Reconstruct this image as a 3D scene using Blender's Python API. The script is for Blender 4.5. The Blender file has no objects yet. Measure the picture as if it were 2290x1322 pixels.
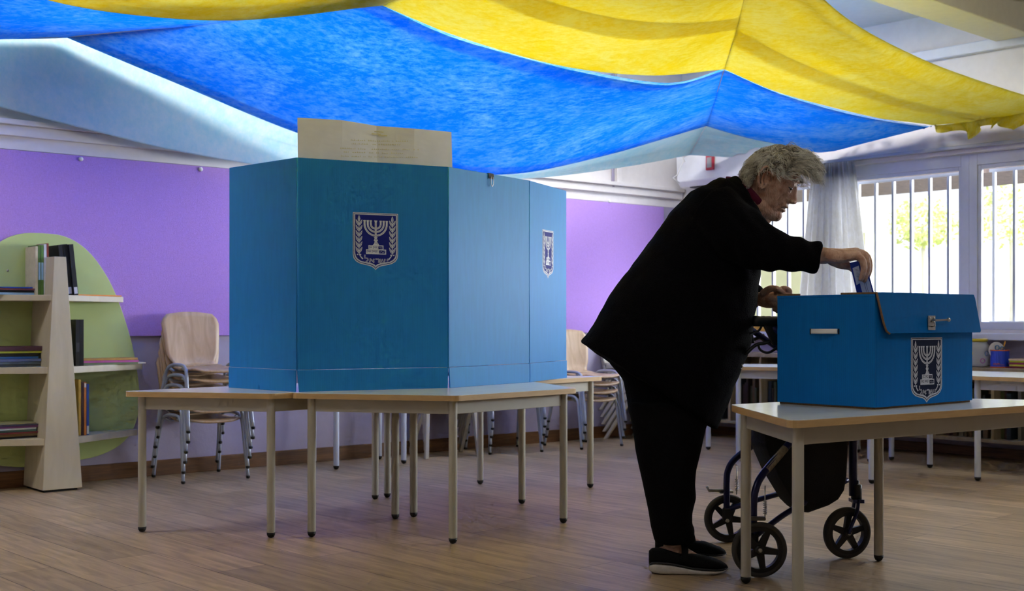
import bpy, bmesh, math, random
from mathutils import Vector, Matrix, noise
random.seed(7)
SC = bpy.context.scene
COL = SC.collection
PI = math.pi
# ---------------------------------------------------------------- camera
FPX, HX, HY, EYE = 2750.0, 1145.0, 720.0, 0.85
cam_d = bpy.data.cameras.new('camera'); cam = bpy.data.objects.new('camera', cam_d); COL.objects.link(cam)
cam.location = (0, 0, EYE); cam.rotation_euler = (PI/2, 0, 0)
cam_d.sensor_width = 36; cam_d.lens = FPX/2290*36; cam_d.shift_y = (HY-661)/2290
cam_d.clip_start = .05; cam_d.clip_end = 200
cam_d.dof.use_dof = True; cam_d.dof.focus_distance = 4.3; cam_d.dof.aperture_fstop = 5.6
SC.camera = cam
V = Vector
def P(px, py, D):
    return V(((px-HX)*D/FPX, D, EYE-(py-HY)*D/FPX))
def F(px, py, z=0.0):
    return P(px, py, (EYE-z)*FPX/(py-HY))
# walls as vertical planes
CORNER = V((1.32, 9.59, 0))
LA = V((-2.609, 6.267, 0))
DL = (CORNER-LA).normalized(); NL = V((DL.y, -DL.x, 0))
DR = V((.677, -.736, 0)).normalized(); NR = V((DR.y, -DR.x, 0))      # NR points into the room
def onplane(px, py, c, n, off=0.0):
    k = (px-HX)/FPX
    D = (off + n.dot(c))/(n.x*k+n.y)
    return P(px, py, D)
def LW(px, py, off=0.0): return onplane(px, py, CORNER, NL, off)
def RW(px, py, off=0.0): return onplane(px, py, CORNER, NR, off)
def ls(s, off=0.0, z=0.0): return CORNER + DL*s + NL*off + V((0,0,z))      # s negative toward the left
def rs(s, off=0.0, z=0.0): return CORNER + DR*s + NR*off + V((0,0,z))      # s positive toward the camera
# ---------------------------------------------------------------- materials
MC = {}
def mat(name, col, rough=.5, metal=0.0, noise_amt=0.0, scale=20.0, bump=0.0, bscale=200.0, stretch=None, spec=.5, sheen=0.0, trans=None):
    if name in MC: return MC[name]
    m = bpy.data.materials.new(name); m.use_nodes = True; nt = m.node_tree
    b = nt.nodes['Principled BSDF']; MC[name] = m
    b.inputs['Base Color'].default_value = (*col, 1); b.inputs['Roughness'].default_value = rough
    b.inputs['Metallic'].default_value = metal; b.inputs['Specular IOR Level'].default_value = spec
    tc = nt.nodes.new('ShaderNodeTexCoord')
    mp = nt.nodes.new('ShaderNodeMapping'); nt.links.new(tc.outputs['Object'], mp.inputs['Vector'])
    if stretch: mp.inputs['Scale'].default_value = stretch
    if sheen: b.inputs['Sheen Weight'].default_value = sheen
    n = nt.nodes.new('ShaderNodeTexNoise'); n.inputs['Scale'].default_value = scale; n.inputs['Detail'].default_value = 6
    nt.links.new(mp.outputs['Vector'], n.inputs['Vector'])
    r = nt.nodes.new('ShaderNodeValToRGB')
    a = max(noise_amt, .03)
    r.color_ramp.elements[0].position = .3; r.color_ramp.elements[1].position = .7
    r.color_ramp.elements[0].color = (*[c*(1-a) for c in col], 1); r.color_ramp.elements[1].color = (*[min(1, c*(1+a)) for c in col], 1)
    nt.links.new(n.outputs['Fac'], r.inputs['Fac']); nt.links.new(r.outputs['Color'], b.inputs['Base Color'])
    if bump:
        n2 = nt.nodes.new('ShaderNodeTexNoise'); n2.inputs['Scale'].default_value = bscale; n2.inputs['Detail'].default_value = 4
        nt.links.new(mp.outputs['Vector'], n2.inputs['Vector'])
        bp = nt.nodes.new('ShaderNodeBump'); bp.inputs['Strength'].default_value = bump; bp.inputs['Distance'].default_value = .01
        nt.links.new(n2.outputs['Fac'], bp.inputs['Height']); nt.links.new(bp.outputs['Normal'], b.inputs['Normal'])
    return m
def srgb(r, g, b):
    f = lambda c: (c/255/12.92) if c/255 <= .04045 else ((c/255+.055)/1.055)**2.4
    return (f(r), f(g), f(b))
def wood(name, c1, c2, scale=3.0, axis=(1, 1, 8), rough=.45):
    m = bpy.data.materials.new(name); m.use_nodes = True; nt = m.node_tree; b = nt.nodes['Principled BSDF']
    tc = nt.nodes.new('ShaderNodeTexCoord'); mp = nt.nodes.new('ShaderNodeMapping'); mp.inputs['Scale'].default_value = axis
    nt.links.new(tc.outputs['Object'], mp.inputs['Vector'])
    n = nt.nodes.new('ShaderNodeTexNoise'); n.inputs['Scale'].default_value = scale; n.inputs['Detail'].default_value = 8; n.inputs['Distortion'].default_value = 1.2
    nt.links.new(mp.outputs['Vector'], n.inputs['Vector'])
    r = nt.nodes.new('ShaderNodeValToRGB'); r.color_ramp.elements[0].position = .35; r.color_ramp.elements[1].position = .68
    r.color_ramp.elements[0].color = (*c1, 1); r.color_ramp.elements[1].color = (*c2, 1)
    nt.links.new(n.outputs['Fac'], r.inputs['Fac']); nt.links.new(r.outputs['Color'], b.inputs['Base Color'])
    b.inputs['Roughness'].default_value = rough
    return m
def cardboard(name, col, vec, rough=.58, spec=.15):
    """painted corrugated cardboard: fine flutes along vec (a horizontal direction of the panel)"""
    m = bpy.data.materials.new(name); m.use_nodes = True; nt = m.node_tree; b = nt.nodes['Principled BSDF']
    b.inputs['Roughness'].default_value = rough; b.inputs['Specular IOR Level'].default_value = spec
    geo = nt.nodes.new('ShaderNodeNewGeometry')
    dp = nt.nodes.new('ShaderNodeVectorMath'); dp.operation = 'DOT_PRODUCT'; dp.inputs[1].default_value = vec
    nt.links.new(geo.outputs['Position'], dp.inputs[0])
    mu = nt.nodes.new('ShaderNodeMath'); mu.operation = 'MULTIPLY'; mu.inputs[1].default_value = 2*PI/.0075
    nt.links.new(dp.outputs['Value'], mu.inputs[0])
    si = nt.nodes.new('ShaderNodeMath'); si.operation = 'SINE'; nt.links.new(mu.outputs[0], si.inputs[0])
    n = nt.nodes.new('ShaderNodeTexNoise'); n.inputs['Scale'].default_value = 60; n.inputs['Detail'].default_value = 5
    mp = nt.nodes.new('ShaderNodeMapping'); mp.inputs['Scale'].default_value = (1, 1, .15)
    nt.links.new(geo.outputs['Position'], mp.inputs['Vector']); nt.links.new(mp.outputs['Vector'], n.inputs['Vector'])
    ad = nt.nodes.new('ShaderNodeMath'); ad.operation = 'MULTIPLY_ADD'; ad.inputs[1].default_value = .16
    nt.links.new(si.outputs[0], ad.inputs[0]); nt.links.new(n.outputs['Fac'], ad.inputs[2])
    bp = nt.nodes.new('ShaderNodeBump'); bp.inputs['Strength'].default_value = .16; bp.inputs['Distance'].default_value = .0009
    nt.links.new(ad.outputs[0], bp.inputs['Height']); nt.links.new(bp.outputs['Normal'], b.inputs['Normal'])
    r = nt.nodes.new('ShaderNodeValToRGB'); r.color_ramp.elements[0].position = .2; r.color_ramp.elements[1].position = .8
    r.color_ramp.elements[0].color = (*[c*.93 for c in col], 1); r.color_ramp.elements[1].color = (*[c*1.07 for c in col], 1)
    nt.links.new(ad.outputs[0], r.inputs['Fac']); nt.links.new(r.outputs['Color'], b.inputs['Base Color'])
    return m
# ---------------------------------------------------------------- mesh builder
def world_of(o):
    w = V((0, 0, 0))
    while o is not None: w += o.location; o = o.parent
    return w
class MB:
    def __init__(s): s.v = []; s.f = []; s.m = []; s.cur = 0
    def mi(s, i): s.cur = i; return s
    def addv(s, pts): b = len(s.v); s.v += [V(p) for p in pts]; return b
    def addf(s, f): s.f.append(tuple(f)); s.m.append(s.cur)
    def hexa(s, p):          # 8 points: bottom 0-3 ccw, top 4-7
        b = s.addv(p)
        for f in ((0,3,2,1),(4,5,6,7),(0,1,5,4),(1,2,6,5),(2,3,7,6),(3,0,4,7)): s.addf([b+i for i in f])
        return s
    def box(s, c, d, rz=0.0):
        R = Matrix.Rotation(rz, 3, 'Z'); c = V(c); h = V(d)/2
        return s.hexa([c+R@V((x*h.x, y*h.y, z*h.z)) for z in (-1,1) for x,y in ((-1,-1),(1,-1),(1,1),(-1,1))])
    def obox(s, o, a, b, c):   # origin corner and three edge vectors
        o, a, b, c = V(o), V(a), V(b), V(c)
        if a.cross(b).dot(c) < 0: a, b = b, a
        return s.hexa([o, o+a, o+a+b, o+b, o+c, o+a+c, o+a+b+c, o+b+c])
    def prism(s, poly, ext):   # poly: 3D points, ext: vector
        n = len(poly); ext = V(ext); p = [V(q) for q in poly]
        nn = sum(((p[i]-p[0]).cross(p[(i+1) % n]-p[0]) for i in range(1, n)), V())
        if nn.dot(ext) < 0: p = p[::-1]
        b = s.addv(p); t = s.addv([q+ext for q in p])
        s.addf([b+i for i in range(n)][::-1]); s.addf([t+i for i in range(n)])
        for i in range(n): s.addf([b+i, b+(i+1) % n, t+(i+1) % n, t+i])
        return s
    def tube(s, pts, r, seg=10, caps=True, flat=None):
        pts = [V(p) for p in pts]; n = len(pts)
        rr = r if isinstance(r, (list, tuple)) else [r]*n
        up = None; rings = []
        for i, p in enumerate(pts):
            t = (pts[min(i+1, n-1)]-pts[max(i-1, 0)]).normalized()
            if up is None:
                up = V((0,0,1)) if abs(t.z) < .9 else V((1,0,0))
            x = up.cross(t)
            if x.length < 1e-6: x = V((1,0,0)).cross(t)
            x.normalize(); y = t.cross(x).normalized(); up = y
            q = rr[i]; rx, ry = (q if isinstance(q, (list, tuple)) else (q, q))
            rings.append(s.addv([p+x*rx*math.cos(a)+y*ry*math.sin(a) for a in (2*PI*k/seg for k in range(seg))]))
        for i in range(n-1):
            for k in range(seg):
                s.addf([rings[i]+k, rings[i]+(k+1) % seg, rings[i+1]+(k+1) % seg, rings[i+1]+k])
        if caps:
            s.addf([rings[0]+k for k in range(seg)][::-1]); s.addf([rings[-1]+k for k in range(seg)])
        return s
    def capsule(s, pts, rr, seg=12):      # tube with rounded ends, closed
        pts = [V(p) for p in pts]; rr = list(rr)
        def ends(a, b, r):
            d = (a-b).normalized(); return [(a+d*r*math.sin(t), r*math.cos(t)) for t in (1.4, 1.05, .7, .35)]
        A = ends(pts[0], pts[1], rr[0]); B = ends(pts[-1], pts[-2], rr[-1])[::-1]
        return s.tube([p for p, _ in A]+pts+[p for p, _ in B], [q for _, q in A]+rr+[q for _, q in B], seg)
    def lathe(s, c, prof, seg=24, axis=(0,0,1), caps=True):   # prof: (r, h)
        ax = V(axis).normalized(); x = ax.orthogonal().normalized(); y = ax.cross(x); c = V(c)
        rings = [s.addv([c+ax*h+(x*math.cos(2*PI*k/seg)+y*math.sin(2*PI*k/seg))*max(r, 1e-5) for k in range(seg)]) for r, h in prof]
        for i in range(len(prof)-1):
            for k in range(seg): s.addf([rings[i]+k, rings[i]+(k+1) % seg, rings[i+1]+(k+1) % seg, rings[i+1]+k])
        if caps: s.addf([rings[0]+k for k in range(seg)][::-1]); s.addf([rings[-1]+k for k in range(seg)])
        else:
            for k in range(seg): s.addf([rings[-1]+k, rings[-1]+(k+1) % seg, rings[0]+(k+1) % seg, rings[0]+k])
        return s
    def ball(s, c, r, seg=16, rings=10):
        c = V(c); r = V(r) if isinstance(r, (list, tuple, Vector)) else V((r, r, r))
        st = [s.addv([c+V((r.x*math.sin(a)*math.cos(b), r.y*math.sin(a)*math.sin(b), r.z*math.cos(a))) for b in (2*PI*k/seg for k in range(seg))]) for a in (PI*(j+.5)/rings for j in range(rings))]
        for j in range(rings-1):
            for k in range(seg): s.addf([st[j]+k, st[j+1]+k, st[j+1]+(k+1) % seg, st[j]+(k+1) % seg])
        s.addf([st[0]+k for k in range(seg)]); s.addf([st[-1]+k for k in range(seg)][::-1])
        return s
    def grid(s, rows, close=False):        # rows of points -> quads
        n = len(rows[0]); bs = [s.addv(r) for r in rows]
        for i in range(len(rows)-1):
            for k in range(n-1 if not close else n):
                s.addf([bs[i]+k, bs[i]+(k+1) % n, bs[i+1]+(k+1) % n, bs[i+1]+k])
        return s
    def loft(s, rings):
        n = len(rings[0]); s.grid(rings, close=True)
        b0 = len(s.v)-n*len(rings); b1 = len(s.v)-n
        s.addf([b0+k for k in range(n)][::-1]); s.addf([b1+k for k in range(n)])
        return s
    def build(s, name, mats, parent=None, smooth=False, bevel=0.0, origin=None, label=None, solid=0.0, subsurf=0):
        me = bpy.data.meshes.new(name)
        if not isinstance(mats, (list, tuple)): mats = [mats]
        if parent is not None: org = world_of(parent); loc = V((0,0,0))
        else:
            if origin is None:
                xs = [v.x for v in s.v]; ys = [v.y for v in s.v]; zs = [v.z for v in s.v]
                origin = V(((min(xs)+max(xs))/2, (min(ys)+max(ys))/2, min(zs)))
            org = V(origin); loc = org
        me.from_pydata([v-org for v in s.v], [], s.f)
        for m in mats: me.materials.append(m)
        me.polygons.foreach_set('material_index', s.m)
        if smooth: me.polygons.foreach_set('use_smooth', [True]*len(s.f))
        me.update()
        o = bpy.data.objects.new(name, me); COL.objects.link(o); o.location = loc
        if parent is not None: o.parent = parent
        if bevel:
            b = o.modifiers.new('bevel', 'BEVEL'); b.width = bevel; b.segments = 2; b.limit_method = 'ANGLE'; b.angle_limit = .6
        if solid:
            b = o.modifiers.new('solid', 'SOLIDIFY'); b.thickness = solid; b.offset = 0
        if subsurf:
            b = o.modifiers.new('sub', 'SUBSURF'); b.levels = subsurf; b.render_levels = subsurf
        if label: o['label'] = label
        return o
def autosmooth(o, ang=.6):
    me = o.data; me.polygons.foreach_set('use_smooth', [True]*len(me.polygons))
    try: me.set_sharp_from_angle(angle=ang)
    except Exception: pass
    return o
def tag(o, label, cat, group=None, kind=None):
    o['label'] = label; o['category'] = cat
    if group: o['group'] = group
    if kind: o['kind'] = kind
    return o
def thing(name, label, cat, loc=(0,0,0), rz=0.0, group=None):
    o = bpy.data.objects.new(name, None); COL.objects.link(o); o.location = loc; o.rotation_euler = (0,0,rz)
    o.empty_display_size = .1
    return tag(o, label, cat, group)
def struct(o):
    o['kind'] = 'structure'; return o
def copy_tree(o, parent=None):
    c = o.copy(); COL.objects.link(c)
    if parent is not None: c.parent = parent
    for ch in list(o.children): copy_tree(ch, c)
    return c
def warp(o, fn):
    me = o.data; off = world_of(o); no = [v.normal.copy() for v in me.vertices]
    for v, n in zip(me.vertices, no): v.co = v.co + n*fn(v.co+off, n)
    me.update()
def voxel(mb, name, size, mats, parent=None, smooth_it=4, origin=None, **k):
    tmp = mb.build('tmp', mats)
    r = tmp.modifiers.new('r', 'REMESH'); r.mode = 'VOXEL'; r.voxel_size = size; r.use_smooth_shade = True
    if smooth_it:
        sm = tmp.modifiers.new('s', 'SMOOTH'); sm.factor = .5; sm.iterations = smooth_it
    dg = bpy.context.evaluated_depsgraph_get(); me = bpy.data.meshes.new_from_object(tmp.evaluated_get(dg))
    loc = tmp.location.copy(); bpy.data.objects.remove(tmp)
    org = world_of(parent) if parent is not None else (V(origin) if origin is not None else loc)
    for v in me.vertices: v.co = v.co + loc - org
    me.materials.clear()
    for m in (mats if isinstance(mats, (list, tuple)) else [mats]): me.materials.append(m)
    me.polygons.foreach_set('use_smooth', [True]*len(me.polygons)); me.update()
    o = bpy.data.objects.new(name, me); COL.objects.link(o)
    if parent is not None: o.parent = parent
    else: o.location = org
    return o
def cr(p0, p1, p2, p3, t):
    return .5*((2*p1)+(p2-p0)*t+(2*p0-5*p1+4*p2-p3)*t*t+(3*p1-p0-3*p2+p3)*t**3)
def spline(pts, n):
    """n points along an open Catmull-Rom spline"""
    pts = [V(p) for p in pts]; out = []; m = len(pts)-1
    for i in range(n):
        u = i/(n-1)*m; k = min(int(u), m-1); t = u-k
        a = pts[k-1] if k > 0 else 2*pts[0]-pts[1]; b = pts[k+2] if k+2 <= m else 2*pts[m]-pts[m-1]
        out.append(cr(a, pts[k], pts[k+1], b, t))
    return out
def patch(rows, nu, nv):
    R = [spline(r, nu) for r in rows]
    cols = [spline([R[j][i] for j in range(len(R))], nv) for i in range(nu)]
    return [[cols[i][j] for i in range(nu)] for j in range(nv)]
# ================================================================ the room
M_floor = bpy.data.materials.new('laminate_floor'); M_floor.use_nodes = True
def floor_mat():
    nt = M_floor.node_tree; b = nt.nodes['Principled BSDF']
    geo = nt.nodes.new('ShaderNodeNewGeometry'); mp = nt.nodes.new('ShaderNodeMapping')
    mp.inputs['Rotation'].default_value = (0, 0, math.atan2(-DR.y, DR.x)); mp.vector_type = 'POINT'
    nt.links.new(geo.outputs['Position'], mp.inputs['Vector'])
    br = nt.nodes.new('ShaderNodeTexBrick'); br.offset = .37; br.inputs['Scale'].default_value = 1
    br.inputs['Brick Width'].default_value = 1.25; br.inputs['Row Height'].default_value = .19
    br.inputs['Mortar Size'].default_value = .0016; br.inputs['Bias'].default_value = 0
    br.inputs['Color1'].default_value = (*srgb(156, 136, 108), 1); br.inputs['Color2'].default_value = (*srgb(186, 163, 130), 1)
    br.inputs['Mortar'].default_value = (*srgb(84, 70, 60), 1)
    nt.links.new(mp.outputs['Vector'], br.inputs['Vector'])
    mp2 = nt.nodes.new('ShaderNodeMapping'); mp2.inputs['Scale'].default_value = (1.2, 11, 1)
    nt.links.new(mp.outputs['Vector'], mp2.inputs['Vector'])
    n = nt.nodes.new('ShaderNodeTexNoise'); n.inputs['Scale'].default_value = 3.0; n.inputs['Detail'].default_value = 9; n.inputs['Distortion'].default_value = .8
    nt.links.new(mp2.outputs['Vector'], n.inputs['Vector'])
    r = nt.nodes.new('ShaderNodeValToRGB'); r.color_ramp.elements[0].position = .3; r.color_ramp.elements[1].position = .72
    r.color_ramp.elements[0].color = (.62, .6, .58, 1); r.color_ramp.elements[1].color = (1.12, 1.1, 1.08, 1)
    nt.links.new(n.outputs['Fac'], r.inputs['Fac'])
    mx = nt.nodes.new('ShaderNodeMix'); mx.data_type = 'RGBA'; mx.blend_type = 'MULTIPLY'; mx.inputs['Factor'].default_value = 1
    nt.links.new(br.outputs['Color'], mx.inputs['A']); nt.links.new(r.outputs['Color'], mx.inputs['B'])
    nt.links.new(mx.outputs['Result'], b.inputs['Base Color'])
    b.inputs['Roughness'].default_value = .42; b.inputs['Specular IOR Level'].default_value = .45
    bp = nt.nodes.new('ShaderNodeBump'); bp.inputs['Strength'].default_value = .15; bp.inputs['Distance'].default_value = .002
    nt.links.new(br.outputs['Fac'], bp.inputs['Height']); bp.invert = True; nt.links.new(bp.outputs['Normal'], b.inputs['Normal'])
floor_mat()
M_lav = mat('lavender_paint', srgb(172, 164, 190), .6, bump=.08, bscale=60)
M_white = mat('white_paint', srgb(228, 224, 226), .55, bump=.05, bscale=60)
M_ceil = mat('ceiling_paint', srgb(228, 224, 218), .7)
M_cream = mat('cream_paint', srgb(226, 222, 202), .6)
M_base = wood('brown_baseboard_wood', srgb(92, 60, 34), srgb(128, 88, 52), 4, (1, 1, 14), .5)
M_alu = mat('window_frame_white', srgb(214, 218, 232), .4)
M_bar = mat('grille_galvanised', srgb(176, 178, 184), .45, .2)
M_plaster = mat('sill_plaster', srgb(205, 200, 196), .7, noise_amt=.08, scale=15)
HC = 2.86
S1, S0 = 9.5, -9.5          # room extents along right and left walls
A_ = ls(S0); B_ = CORNER; C_ = rs(S1); D_ = ls(S0) + DR*S1
def q(mb, pts, ext): mb.prism(pts, ext)
o = MB().prism([A_, B_, C_, D_], (0, 0, -.1)).build('floor', M_floor); struct(o)
o = MB().prism([p+V((0,0,HC)) for p in (A_, B_, C_, D_)], (0, 0, .1)).build('ceiling', M_ceil); struct(o)
wl = MB().prism([A_, B_+DL*.2, B_+DL*.2+V((0,0,HC)), A_+V((0,0,HC))], -NL*.15).build('wall_left', M_lav); struct(wl)
# upper band of the left wall is white from the ledge up
wlu = MB().obox(ls(S0, 0, 1.735), DL*(-S0), NL*.006, V((0,0,HC-1.735))).build('trim_1', M_white); struct(wlu)
o = MB().obox(ls(S0, .004, 1.80), DL*(-S0-.02), NL*.03, V((0,0,.055))).obox(ls(S0, .004, 1.855), DL*(-S0-.02), NL*.055, V((0,0,.028))).build('trim_2', M_white, bevel=.004); struct(o)
# back and side walls, closing the room behind the camera
MBK = MB().prism([A_, D_, D_+V((0,0,HC)), A_+V((0,0,HC))], -DL*.15); struct(MBK.build('wall_back', M_white))
MBK = MB().prism([C_, D_, D_+V((0,0,HC)), C_+V((0,0,HC))], DR*.15); struct(MBK.build('wall_front', M_white))
# window openings along the right wall, s along the wall
Z0, Z1 = .80, 1.93
def sof(px, off=0.0): return (RW(px, 700, off)-CORNER).dot(DR)
mull = [sof(1612), sof(1872), sof(2157)]
win = [(mull[0], mull[1]), (mull[1], mull[2]), (mull[2], mull[2]+1.3), (mull[2]+1.3, mull[2]+2.6)]
wr = MB()
def wseg(s0, s1, z0, z1): wr.obox(rs(s0, 0, z0), DR*(s1-s0), NR*-.2, V((0,0,z1-z0)))
wseg(-.2, S1, 0, Z0); wseg(-.2, S1, Z1, HC)
wseg(-.2, win[0][0], Z0, Z1); wseg(win[3][1], S1, Z0, Z1)
wr = wr.build('wall_right', M_white); struct(wr)
struct(MB().obox(rs(0, .002, .055), DR*S1, NR*.004, V((0,0,.70))).build('trim_3', M_lav))
struct(MB().obox(ls(S0, 0, 0), DL*(-S0), NL*.014, V((0,0,.085))).build('baseboard_left', M_base, bevel=.003))
struct(MB().obox(rs(0, 0, 0), DR*S1, NR*.018, V((0,0,.06))).build('baseboard_right', M_base, bevel=.003))
# sill ledge and curtain rail
struct(MB().obox(rs(.15, -.1, .735), DR*6.6, NR*.22, V((0,0,.045))).build('trim_4', M_alu, bevel=.006))
struct(MB().obox(rs(.1, .0, 1.955), DR*7, NR*.05, V((0,0,.022))).build('trim_5', M_bar, bevel=.003))
M_glass = bpy.data.materials.new('window_glass'); M_glass.use_nodes = True
def glass_mat(m, col=(1,1,1), f=.08):
    nt = m.node_tree; nt.nodes.clear(); out = nt.nodes.new('ShaderNodeOutputMaterial')
    t = nt.nodes.new('ShaderNodeBsdfTransparent'); t.inputs[0].default_value = (*col, 1)
    g = nt.nodes.new('ShaderNodeBsdfGlossy'); g.inputs['Roughness'].default_value = .05
    mx = nt.nodes.new('ShaderNodeMixShader'); lw = nt.nodes.new('ShaderNodeLayerWeight'); lw.inputs['Blend'].default_value = f
    nt.links.new(lw.outputs['Fresnel'], mx.inputs[0]); nt.links.new(t.outputs[0], mx.inputs[1]); nt.links.new(g.outputs[0], mx.inputs[2]); nt.links.new(mx.outputs[0], out.inputs[0])
glass_mat(M_glass, (.97, .98, 1), .15)
for i, (a, b) in enumerate(win):
    w = MB(); t = .055
    off = -.06; dd = .05
    g = .004
    w.obox(rs(a, off, Z0), DR*t, NR*-dd, V((0,0,Z1-Z0))); w.obox(rs(b-t, off, Z0), DR*t, NR*-dd, V((0,0,Z1-Z0)))
    w.obox(rs(a+t, off, Z0), DR*(b-a-2*t), NR*-dd, V((0,0,.05))); w.obox(rs(a+t, off, Z1-.075), DR*(b-a-2*t), NR*-dd, V((0,0,.075)))
    w.obox(rs(a+t, off-.01, Z0+.05), DR*.022, NR*-.03, V((0,0,Z1-Z0-.125))); w.obox(rs(b-t-.022, off-.01, Z0+.05), DR*.022, NR*-.03, V((0,0,Z1-Z0-.125)))
    w.obox(rs(a+t+.022, off-.01, Z1-.1), DR*(b-a-2*t-.044), NR*-.03, V((0,0,.025)))
    wo = w.build('window_%d' % (i+1), M_alu, bevel=.003); struct(wo)
    pn = MB().obox(rs(a+t, off-.022, Z0+.05), DR*(b-a-2*t), NR*-.004, V((0,0,Z1-Z0-.125))).build('pane', M_glass, wo)
# security grilles outside the windows
names = ['behind the raised arm', 'between the white curtain and the thick white mullion', 'at the far right edge of the photo']
GO = -.17
def grille(idx, s0, s1, lab):
    g = thing('window_grille', lab, 'window bars', rs((s0+s1)/2, GO, .8))
    n = 0; step = .135
    MB().obox(rs(s0, GO, .835), DR*(s1-s0), NR*-.016, V((0,0,.02))).build('rail', M_bar, g)
    MB().obox(rs(s0, GO, 1.815), DR*(s1-s0), NR*-.016, V((0,0,.02))).build('rail', M_bar, g)
    s = s0+.02
    while s < s1-.01:
        MB().obox(rs(s, GO+.001, .855), DR*.018, NR*-.028, V((0,0,.96))).build('bar', M_bar, g, bevel=.002); s += step
    return g
grille(0, win[0][0]+.05, win[0][1]-.03, 'steel window bars seen behind the raised sleeve, left of the curtain')
grille(1, win[1][0]+.03, win[1][1]-.05, 'steel window bars between the white curtain and the wide white mullion')
grille(2, win[2][0]+.08, win[2][1]-.05, 'steel window bars at the right edge of the photo, beyond the wide mullion')
# pilaster and pipe on the upper left wall, near the corner
struct(MB().obox(LW(1375, 400, .008)*V((1,1,0)) if False else V((LW(1375,400).x, LW(1375,400).y, 1.883)), DL*.05, NL*.03, V((0,0,HC-1.883))).build('trim_6', M_white, bevel=.004))
p = LW(1371, 400, .03); 
pp = MB().tube([V((p.x, p.y, 1.845)), V((p.x, p.y, HC))], .011, 10).build('conduit_pipe', M_lav, smooth=True); tag(pp, 'thin lavender pipe running up the far wall above the ledge', 'pipe')
# ceiling trims and beam over the window wall
bm_ = MB()
p = onplane(2240, 95, CORNER, NR, 0.0)
sb = (p-CORNER).dot(DR)
struct(MB().obox(rs(sb-.02, .0, 2.60), NR*7.5, DR*.24, V((0,0,HC-2.60))).build('trim_7', M_cream, bevel=.006))
struct(MB().obox(rs(0, 0, 2.553), DR*S1, NR*.05, V((0,0,.07))).build('trim_8', M_alu, bevel=.006))
struct(MB().obox(rs(0, 1.25, HC-.06), DR*(sb-.01), NR*.09, V((0,0,.06))).build('trim_9', M_alu, bevel=.004))
# purple felt pin board
M_felt = mat('purple_felt', srgb(190, 148, 234), .95, noise_amt=.06, scale=120, bump=.5, bscale=350, spec=.1, sheen=.2)
bs1 = -.22
board = MB().obox(ls(-8.2, .001, .772), DL*(8.2+bs1), NL*.02, V((0,0,.958))).build('pin_board', M_felt, bevel=.003)
tag(board, 'long purple felt pin board covering the lavender wall', 'pin board')
M_pin = mat('white_plastic', srgb(235, 235, 235), .3)
for (x, y, l) in ((180, 356, 'white pin in the board above the egg-shaped bookcase'), (448, 379, 'white pin in the board just left of the blue booth'), (1361, 450, 'white pin in the board between the booth and the person')):
    p = LW(x, y, .021); a = MB().lathe(p, [(.009, 0), (.012, .004), (.012, .009), (.006, .013)], 14, NL).build('push_pin', M_pin, smooth=True, origin=p); tag(a, l, 'pin', 'white pins along the top of the purple board')
# air conditioner on the window wall by the corner
pa = RW(1537, 380, .0)
M_ac = mat('air_conditioner_white', srgb(228, 230, 236), .4)
ac = thing('air_conditioner', 'white wall air conditioner high in the far corner left of the person', 'air conditioner', rs(.14, .1, 1.865))
prof = [V((0, 1.89)), V((.17, 1.865)), V((.20, 1.90)), V((.20, 2.12)), V((.17, 2.15)), V((0, 2.15))]
MB().prism([rs(.12, .006+o_, z) for o_, z in [(0, 1.90), (.15, 1.875), (.19, 1.915), (.20, 2.11), (.18, 2.15), (0, 2.15)]], DR*.92).build('casing', M_ac, ac, bevel=.006)
MB().obox(rs(.2, .05, 1.868), DR*.76, NR*.09, V((0,0,.012))).build('vent', mat('dark_plastic', srgb(40, 40, 44), .5), ac)
# red framed notice above
M_red = mat('red_frame', srgb(170, 28, 52), .4)
p = RW(1590, 364, .212)
fr = thing('switch_box', 'small red-framed grey box hanging high beside the far corner', 'switch box', p-V((0,0,.055)))
MB().obox(p-DR*.035-V((0,0,.055)), DR*.07, NR*.02, V((0,0,.11))).build('frame', M_red, fr, bevel=.004)
MB().obox(p-DR*.022-V((0,0,.038))+NR*.0205, DR*.044, NR*.004, V((0,0,.076))).build('face', mat('grey_face', srgb(150, 150, 150), .4), fr, bevel=.002)
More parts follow.
